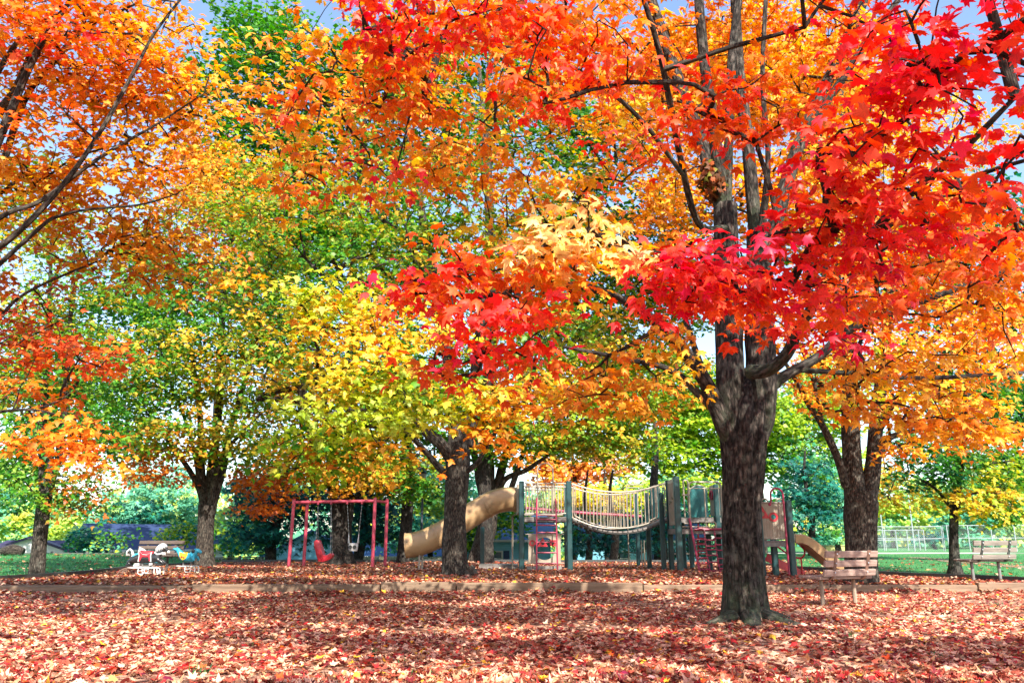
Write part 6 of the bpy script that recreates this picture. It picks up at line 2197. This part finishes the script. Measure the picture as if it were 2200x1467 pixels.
far_tree('tree', 'blue grey leafy tree low behind the lamp post', 890, 47, .15, 1090, [(890, 1140, 47, 40, 36, 1.3, [('teal', .5), ('pteal', .5)])], leaf=.22)
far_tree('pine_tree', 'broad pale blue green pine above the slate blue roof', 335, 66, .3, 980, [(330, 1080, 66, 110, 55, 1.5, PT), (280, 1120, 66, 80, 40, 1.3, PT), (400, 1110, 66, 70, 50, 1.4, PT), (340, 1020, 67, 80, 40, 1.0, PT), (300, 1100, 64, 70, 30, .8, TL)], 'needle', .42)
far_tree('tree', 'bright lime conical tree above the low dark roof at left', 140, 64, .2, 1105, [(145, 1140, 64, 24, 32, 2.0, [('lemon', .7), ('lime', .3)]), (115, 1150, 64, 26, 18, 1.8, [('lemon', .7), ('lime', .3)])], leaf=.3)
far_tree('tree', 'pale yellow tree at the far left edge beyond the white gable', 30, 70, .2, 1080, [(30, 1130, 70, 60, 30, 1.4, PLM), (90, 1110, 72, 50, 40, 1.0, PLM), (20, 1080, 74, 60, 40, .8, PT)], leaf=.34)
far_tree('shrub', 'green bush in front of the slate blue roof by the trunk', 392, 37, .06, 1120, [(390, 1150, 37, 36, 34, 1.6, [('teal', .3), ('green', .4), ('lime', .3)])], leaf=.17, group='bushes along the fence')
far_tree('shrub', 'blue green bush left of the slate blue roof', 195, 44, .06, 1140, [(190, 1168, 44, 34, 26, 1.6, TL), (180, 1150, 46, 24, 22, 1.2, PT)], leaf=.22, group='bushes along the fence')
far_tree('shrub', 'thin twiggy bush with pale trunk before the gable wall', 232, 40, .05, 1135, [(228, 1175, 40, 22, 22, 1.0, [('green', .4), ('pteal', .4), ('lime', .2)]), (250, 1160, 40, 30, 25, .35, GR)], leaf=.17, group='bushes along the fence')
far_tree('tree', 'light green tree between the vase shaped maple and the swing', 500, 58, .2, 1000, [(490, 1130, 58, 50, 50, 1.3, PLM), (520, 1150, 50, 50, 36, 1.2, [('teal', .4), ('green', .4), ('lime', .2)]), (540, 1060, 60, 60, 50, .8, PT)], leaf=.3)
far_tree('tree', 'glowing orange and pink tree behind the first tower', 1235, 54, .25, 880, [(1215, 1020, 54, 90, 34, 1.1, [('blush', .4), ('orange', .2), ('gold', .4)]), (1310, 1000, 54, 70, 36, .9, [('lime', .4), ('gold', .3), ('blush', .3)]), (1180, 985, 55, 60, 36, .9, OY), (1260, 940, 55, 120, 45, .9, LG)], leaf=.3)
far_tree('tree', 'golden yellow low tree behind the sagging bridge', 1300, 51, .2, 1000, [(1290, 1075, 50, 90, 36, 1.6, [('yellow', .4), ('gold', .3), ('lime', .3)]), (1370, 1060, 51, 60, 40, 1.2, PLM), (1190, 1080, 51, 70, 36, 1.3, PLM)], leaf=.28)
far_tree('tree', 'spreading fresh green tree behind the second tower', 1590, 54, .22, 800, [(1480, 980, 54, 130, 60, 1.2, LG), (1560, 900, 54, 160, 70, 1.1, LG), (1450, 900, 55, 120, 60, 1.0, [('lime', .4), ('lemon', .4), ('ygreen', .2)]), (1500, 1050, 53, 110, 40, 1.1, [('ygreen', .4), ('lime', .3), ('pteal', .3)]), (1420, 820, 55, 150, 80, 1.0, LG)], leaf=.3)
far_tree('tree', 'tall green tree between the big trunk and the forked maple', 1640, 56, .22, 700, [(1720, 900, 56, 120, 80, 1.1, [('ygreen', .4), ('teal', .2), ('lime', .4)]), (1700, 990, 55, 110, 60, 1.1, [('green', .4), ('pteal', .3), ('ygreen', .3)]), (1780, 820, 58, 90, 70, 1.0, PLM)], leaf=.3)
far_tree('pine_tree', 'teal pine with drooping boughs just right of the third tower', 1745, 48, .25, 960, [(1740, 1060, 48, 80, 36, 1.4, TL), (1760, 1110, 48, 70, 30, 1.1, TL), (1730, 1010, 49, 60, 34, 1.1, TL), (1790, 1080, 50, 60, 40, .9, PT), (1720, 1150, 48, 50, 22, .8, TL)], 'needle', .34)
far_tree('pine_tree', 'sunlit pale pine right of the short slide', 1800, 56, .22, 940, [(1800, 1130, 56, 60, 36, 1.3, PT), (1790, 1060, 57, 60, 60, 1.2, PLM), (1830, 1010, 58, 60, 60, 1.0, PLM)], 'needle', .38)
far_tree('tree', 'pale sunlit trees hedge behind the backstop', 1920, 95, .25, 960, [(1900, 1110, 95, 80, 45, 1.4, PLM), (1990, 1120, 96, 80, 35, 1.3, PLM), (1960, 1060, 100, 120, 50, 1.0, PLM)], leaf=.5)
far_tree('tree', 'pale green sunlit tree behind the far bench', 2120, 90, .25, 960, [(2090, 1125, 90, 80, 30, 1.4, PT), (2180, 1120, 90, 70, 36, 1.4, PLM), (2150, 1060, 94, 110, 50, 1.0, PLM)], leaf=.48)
far_tree('tree', 'bluish green dark bushes beyond the chain link gate', 2005, 82, .2, 1140, [(2005, 1160, 82, 34, 16, 1.6, TL), (2100, 1165, 84, 60, 14, 1.4, [('green', .5), ('pteal', .5)])], leaf=.4)
far_tree('tree', 'mid green tree at the right edge above the far bench', 2245, 34, .2, 800, [(2180, 1020, 34, 60, 60, 1.4, GR), (2170, 880, 34, 90, 80, 1.2, DG), (2060, 820, 36, 120, 80, 1.1, DG)], leaf=.24)
far_tree('pine_tree', 'dark pine with bare lower trunk under the left part of the bridge', 1262, 40, .2, 1000, [(1300, 1165, 40, 60, 22, 1.0, DT), (1240, 1150, 41, 50, 28, 1.0, TL), (1330, 1140, 41, 50, 28, .9, DT), (1300, 1110, 42, 90, 22, .9, TL)], 'needle', .28, bark='bark')
far_tree('pine_tree', 'dark trunked pine under the middle of the bridge', 1318, 39, .24, 1000, [(1380, 1160, 42, 50, 26, .9, DT), (1340, 1190, 41, 60, 14, .8, TL), (1400, 1120, 43, 60, 40, .9, TL)], 'needle', .28, bark='bark')
far_tree('pine_tree', 'stout blue grey trunk seen just left of the second tower', 1414, 43, .42, 900, [(1440, 1100, 43, 60, 40, 1.0, TL), (1520, 1170, 44, 70, 26, .9, TL), (1570, 1110, 44, 70, 50, 1.1, TL), (1460, 1180, 45, 50, 14, .7, DT)], 'needle', .3)
far_tree('tree', 'tall green tree high behind the middle, sky showing through', 735, 34, .3, 100, [(640, 150, 34, 200, 110, .9, GR), (560, 320, 34, 120, 110, .9, GR), (720, 330, 34, 140, 90, .8, GR), (640, 500, 33, 130, 110, .9, GR), (860, 160, 35, 160, 110, .7, GR), (560, 60, 35, 120, 60, .7, GR), (960, 300, 36, 140, 120, .7, GR), (1060, 120, 36, 140, 110, .5, GR), (820, 480, 35, 150, 90, .8, GR), (460, 180, 36, 90, 90, .5, GR)], leaf=.26)
far_tree('tree', 'pale orange tree glowing between the left crowns', 440, 40, .25, 250, [(480, 420, 40, 110, 90, 1.1, BL), (440, 320, 41, 60, 70, .7, BL), (560, 500, 40, 70, 60, .8, BL), (520, 620, 40, 90, 70, .7, RO)], leaf=.26)
far_tree('tree', 'tall green tree high behind the left stems of the big maple', 1046, 32, .28, 120, [(1310, 300, 32, 110, 120, .5, GR), (1250, 460, 32, 120, 90, .7, GR), (1180, 250, 33, 120, 120, .5, GR), (1430, 460, 33, 80, 80, .4, GR)], leaf=.24)
far_tree('tree', 'green tree behind the far left slim tree', 82, 38, .22, 520, [(230, 700, 38, 120, 80, .5, GR), (130, 850, 38, 140, 90, .8, GR), (280, 930, 38, 100, 60, .7, GR), (40, 980, 39, 80, 60, .9, [('green', .5), ('lemon', .5)]), (60, 740, 39, 100, 90, .6, GR), (330, 620, 38, 130, 100, .7, GR), (200, 520, 39, 160, 70, .35, GY), (340, 800, 37, 100, 80, .5, GR), (60, 420, 40, 110, 110, .5, GY)], leaf=.26)
far_tree('tree', 'dark green tree high behind the forked maple on the right', 1850, 30, .25, 300, [(2060, 480, 30, 150, 120, .7, DG), (1960, 620, 30, 120, 90, .7, GR), (2150, 640, 31, 90, 90, .8, DG), (1780, 560, 32, 90, 120, .5, GR)], leaf=.24)
far_tree('tree', 'orange crowned tree high behind the big maple', 1600, 27, .25, 100, [(1600, 150, 27, 190, 140, .8, OY), (1830, 250, 27, 150, 150, .7, OY), (1720, 420, 27, 160, 110, .8, OY), (1500, 430, 28, 140, 120, .6, OY), (1400, 200, 28, 120, 110, .5, OY)], leaf=.22)

# far-off woods that close the view behind houses and playing field
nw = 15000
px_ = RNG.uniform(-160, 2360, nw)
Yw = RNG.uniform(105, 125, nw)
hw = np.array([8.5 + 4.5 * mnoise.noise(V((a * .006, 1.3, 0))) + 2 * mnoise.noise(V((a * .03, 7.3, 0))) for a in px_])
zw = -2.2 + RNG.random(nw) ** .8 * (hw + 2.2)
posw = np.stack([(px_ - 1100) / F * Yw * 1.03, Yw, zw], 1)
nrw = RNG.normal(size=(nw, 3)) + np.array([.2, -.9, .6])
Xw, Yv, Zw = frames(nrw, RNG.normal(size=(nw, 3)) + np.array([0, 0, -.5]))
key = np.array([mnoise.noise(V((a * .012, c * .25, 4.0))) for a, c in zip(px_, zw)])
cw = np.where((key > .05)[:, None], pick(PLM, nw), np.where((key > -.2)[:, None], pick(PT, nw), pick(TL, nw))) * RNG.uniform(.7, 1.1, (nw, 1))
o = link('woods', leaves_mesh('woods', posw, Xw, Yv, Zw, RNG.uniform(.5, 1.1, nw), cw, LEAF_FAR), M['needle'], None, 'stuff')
o['label'] = 'far off wood of mixed green trees closing the view'

# old leaf nest lodged among the upright stems of the big maple
c = at(1532, 385, Y1 + .1)
ns = 420
d = norm(RNG.normal(size=(ns, 3))) * RNG.random((ns, 1)) ** .5
pos = np.array(c) + d * np.array([.22, .2, .34])
nr_ = d + RNG.normal(size=(ns, 3)) * .5
X_, Y_, Z_ = frames(nr_, RNG.normal(size=(ns, 3)) + np.array([0, 0, -.6]))
nst = thing('leaf_nest', 'brown clump of dead leaves lodged between the stems of the big maple', 'nest', c)
cm = leaves_mesh('dead_leaves', pos, X_, Y_, Z_, RNG.uniform(.07, .13, ns), pick([('brown', .6), ('rust', .2), ('olive', .2)], ns) * .6, LEAF_MID, c)
link('dead_leaves', cm, M['dry_leaf'], nst, 'stuff')

# ------------------------------------------------------------------ fallen leaves and grass
PAL.update({k: np.array(s2l(v)) for k, v in dict(salmon=(228, 180, 152), brick=(172, 84, 66), maroon=(118, 40, 46), tan=(202, 150, 112), fred=(190, 48, 50), umber=(124, 80, 62)).items()})
FL = [('salmon', .34), ('brick', .22), ('maroon', .11), ('fred', .09), ('tan', .18), ('redor', .02), ('gold', .02), ('umber', .06)]
FB = [('salmon', .18), ('brick', .24), ('maroon', .08), ('fred', .03), ('tan', .2), ('rust', .07), ('gold', .02), ('umber', .2)]


def litter(n, samp, pal, tmpl, smin, smax, lift=0.03, clump=True):
    xy = samp(n)
    n = len(xy)
    z = np.array([gz(x, y) for x, y in xy])
    nr = np.stack([RNG.normal(size=n) * .3, RNG.normal(size=n) * .3, np.ones(n)], 1)
    th = RNG.random(n) * 2 * PI
    X, Y, Z = frames(nr, np.stack([np.cos(th), np.sin(th), np.zeros(n)], 1))
    flip = RNG.random(n) < .4
    Z = np.where(flip[:, None], -Z, Z)
    X = np.where(flip[:, None], -X, X)
    size = RNG.uniform(smin, smax, n)
    pos = np.stack([xy[:, 0], xy[:, 1], z + .012 + RNG.random(n) * lift], 1) - Y * (size * .4)[:, None]
    col = pick(pal, n) * RNG.uniform(.75, 1.12, (n, 1))
    return pos, X, Y, Z, size, np.clip(col, 0, .9)


def near_samp(y0, y1):
    def f(n):
        y = y0 + (y1 - y0) * RNG.random(n * 3)
        x = (RNG.random(n * 3) * 2 - 1) * (.70 * y1 + 1)
        ok = (np.abs(x) < .68 * y + 1.0)
        p = np.stack([x, y], 1)[ok]
        fy = np.array([front_y(a) for a in p[:, 0]])
        p = p[p[:, 1] < fy - .1]
        # a few thin places where the earth shows
        k = np.array([mnoise.noise(V((a * .55, b * .8, 2.0))) for a, b in p])
        p = p[(k > -.3) | (RNG.random(len(p)) < .22)]
        return p[:n]
    return f


pos, X_, Y_, Z_, size, col = litter(12500, near_samp(4.4, 6.9), FL, None, .045, .098)
rel = pos - np.array((0, 0, H))
dep = rel[:, 1] * cs + rel[:, 2] * sn
u = (rel[:, 2] * cs - rel[:, 1] * sn) / dep
ok = (u > -.425) & (np.abs(rel[:, 0] / dep) < .64)
idx = np.argsort(-np.where(ok, size / dep, 0))[:300]
leaf_objects('fallen_leaf', leafy, idx, pos, X_, Y_, Z_, size, col, M['dry_leaf'], (0, 0, 0))
rest = np.ones(len(pos), bool)
rest[idx] = False
a_ = leaves_mesh('leaf_litter', pos[rest], X_[rest], Y_[rest], Z_[rest], size[rest], col[rest], LEAF_FINE, (0, 0, 0), RNG.uniform(.3, 2.6, int(rest.sum())))
o = link('leaf_litter', a_, M['dry_leaf'], None, 'stuff')
o['label'] = 'fallen red and salmon maple leaves covering the near ground'
for (n_l, y_a, y_b, tm_) in ((20000, 6.8, 9.4, LEAF_MID), (48000, 9.2, 16.7, LEAF_STAR)):
    pos, X_, Y_, Z_, size, col = litter(n_l, near_samp(y_a, y_b), FL, None, .05, .102)
    o = link('leaf_litter', leaves_mesh('leaf_litter', pos, X_, Y_, Z_, size, col, tm_, (0, 0, 0), RNG.uniform(.3, 2.6, len(pos))), M['dry_leaf'], None, 'stuff')
    o['label'] = 'fallen red and salmon maple leaves in front of the timber edging'


def bed_samp(n):
    y = 16.8 + 16.5 * RNG.random(n * 2) ** 1.3
    x = -12.5 + 25 * RNG.random(n * 2)
    ok = np.array([in_bed(a, b) for a, b in zip(x, y)])
    return np.stack([x, y], 1)[ok][:n]


pos, X_, Y_, Z_, size, col = litter(32000, bed_samp, FB, None, .06, .115)
o = link('leaf_litter', leaves_mesh('leaf_litter', pos, X_, Y_, Z_, size, col, LEAF_FAR, (0, 0, 0), RNG.uniform(.3, 2.6, len(pos))), M['dry_leaf'], None, 'stuff')
o['label'] = 'brown red leaves scattered over the play bed behind the timber edging'
# drifts heaped against and over the timber edging
n_d = 5200
xd = RNG.uniform(-13, 13.5, n_d)
hd = np.array([max(0, mnoise.noise(V((a * .9, 3.7, 0))) + .25) for a in xd])
yd = np.array([front_y(a) for a in xd]) - .09 - np.abs(RNG.normal(size=n_d)) * .28
over_ = RNG.random(n_d) < .16 * hd
yd = np.where(over_, np.array([front_y(a) for a in xd]) + RNG.uniform(-.1, .25, n_d), yd)
pos, X_, Y_, Z_, size, col = litter(n_d, lambda n: np.stack([xd, yd], 1), FL, None, .06, .115)
fyd = np.array([front_y(a) for a in xd])
pos[:, 2] = np.where(over_, .235 + RNG.random(n_d) * .03, .03 + RNG.random(n_d) * (.04 + .2 * hd) * np.clip(1 - (fyd - pos[:, 1]) / .5, 0, 1))
o = link('leaf_litter', leaves_mesh('leaf_litter', pos, X_, Y_, Z_, size, col, LEAF_MID, (0, 0, 0), RNG.uniform(.3, 2.6, len(pos))), M['dry_leaf'], None, 'stuff')
o['label'] = 'fallen leaves heaped in drifts against the timber edging'
# leaves heaped round the foot of the big trunk
n_d = 1500
q_ = RNG.random(n_d) * 2 * PI
rd_ = .36 + np.abs(RNG.normal(size=n_d)) * .28
pos, X_, Y_, Z_, size, col = litter(n_d, lambda n: np.stack([b1.x + rd_ * np.cos(q_), b1.y + rd_ * np.sin(q_)], 1), FL, None, .06, .11)
pos[:, 2] += .05 * np.clip(1 - (rd_ - .36) / .3, 0, 1) * RNG.random(n_d)
o = link('leaf_litter', leaves_mesh('leaf_litter', pos, X_, Y_, Z_, size, col, LEAF_MID, (0, 0, 0), RNG.uniform(.3, 2.6, len(pos))), M['dry_leaf'], None, 'stuff')
o['label'] = 'fallen leaves heaped round the foot of the big maple'
# twigs dropped on the leaves
tws = MB()
for k in range(46):
    y = random.uniform(5.2, 15.5)
    x = random.uniform(-.6, .6) * y
    a = random.uniform(0, PI)
    L = random.uniform(.12, .5)
    z = gz(x, y) + .04
    tws.tube([(x, y, z), (x + L * .5 * math.cos(a), y + L * .5 * math.sin(a), z + random.uniform(.0, .03)), (x + L * math.cos(a + .2), y + L * math.sin(a + .2), z)], [.006, .005, .002], 5)
o = tws.build('fallen_twigs', M['steel_brown'], None, kind='stuff')
o['label'] = 'thin brown twigs lying on the fallen leaves'
# leaves blown on to the lawns
def lawn_samp(n):
    a = np.stack([-24 + 13 * RNG.random(n), 17 + 20 * RNG.random(n)], 1)
    b = np.stack([8 + 14 * RNG.random(n), 17.2 + 22 * RNG.random(n) ** 1.5], 1)
    p = np.concatenate([a[: n // 2], b[: n // 2]])
    return np.array([q for q in p if not in_bed(q[0], q[1]) and q[1] > front_y(q[0]) + .1])


pos, X_, Y_, Z_, size, col = litter(2600, lawn_samp, FB, None, .08, .14)
o = link('leaf_litter', leaves_mesh('leaf_litter', pos, X_, Y_, Z_, size, col, LEAF_LO, (0, 0, 0)), M['dry_leaf'], None, 'stuff')
o['label'] = 'stray leaves dotted over the green lawns either side'

BLADE = (np.array([(-.08, 0, 0), (.08, 0, 0), (0.0, 1, .12)], float), np.array([(0, 1, 2)]))
PAL['lawn1'], PAL['lawn2'], PAL['lawn3'] = np.array((.035, .22, .075)), np.array((.08, .28, .07)), np.array((.02, .14, .07))


def grass(name, n, samp, hmin, hmax, label):
    xy = samp(n)
    n = len(xy)
    z = np.array([gz(x, y) for x, y in xy])
    th = RNG.random(n) * 2 * PI
    nr = np.stack([np.cos(th), np.sin(th), RNG.normal(size=n) * .2], 1)
    tp = np.stack([RNG.normal(size=n) * .35, RNG.normal(size=n) * .35, np.ones(n)], 1)
    X, Y, Z = frames(nr, tp)
    pos = np.stack([xy[:, 0], xy[:, 1], z - .02], 1)
    me = leaves_mesh(name, pos, X, Y, Z, RNG.uniform(hmin, hmax, n), pick([('lawn1', .5), ('lawn2', .3), ('lawn3', .2)], n) * RNG.uniform(.8, 1.2, (n, 1)), BLADE)
    o = link(name, me, M['blade'], None, 'stuff')
    o['label'] = label


def lg(n):
    p = np.stack([-26 + 14.8 * RNG.random(n), 16.8 + 24 * RNG.random(n)], 1)
    return np.array([q for q in p if not in_bed(q[0], q[1]) and q[1] > front_y(q[0]) + .2])


def rg(n):
    p = np.stack([7.5 + 24 * RNG.random(n), 17 + 33 * RNG.random(n) ** 1.4], 1)
    return np.array([q for q in p if not in_bed(q[0], q[1]) and q[1] > front_y(q[0]) + .2])


grass('grass', 36000, lg, .06, .14, 'green lawn grass on the bank at the left')
grass('grass', 50000, rg, .05, .12, 'green lawn grass on the field at the right')


def tuft_samp(n):
    out = []
    for i in range(26):
        y = random.uniform(5.8, 16)
        x = random.uniform(-.62, .62) * y
        for k in range(14):
            out.append((x + random.gauss(0, .05), y + random.gauss(0, .05)))
    return np.array(out)


grass('grass', 1, tuft_samp, .05, .13, 'small green grass tufts poking through the fallen leaves')
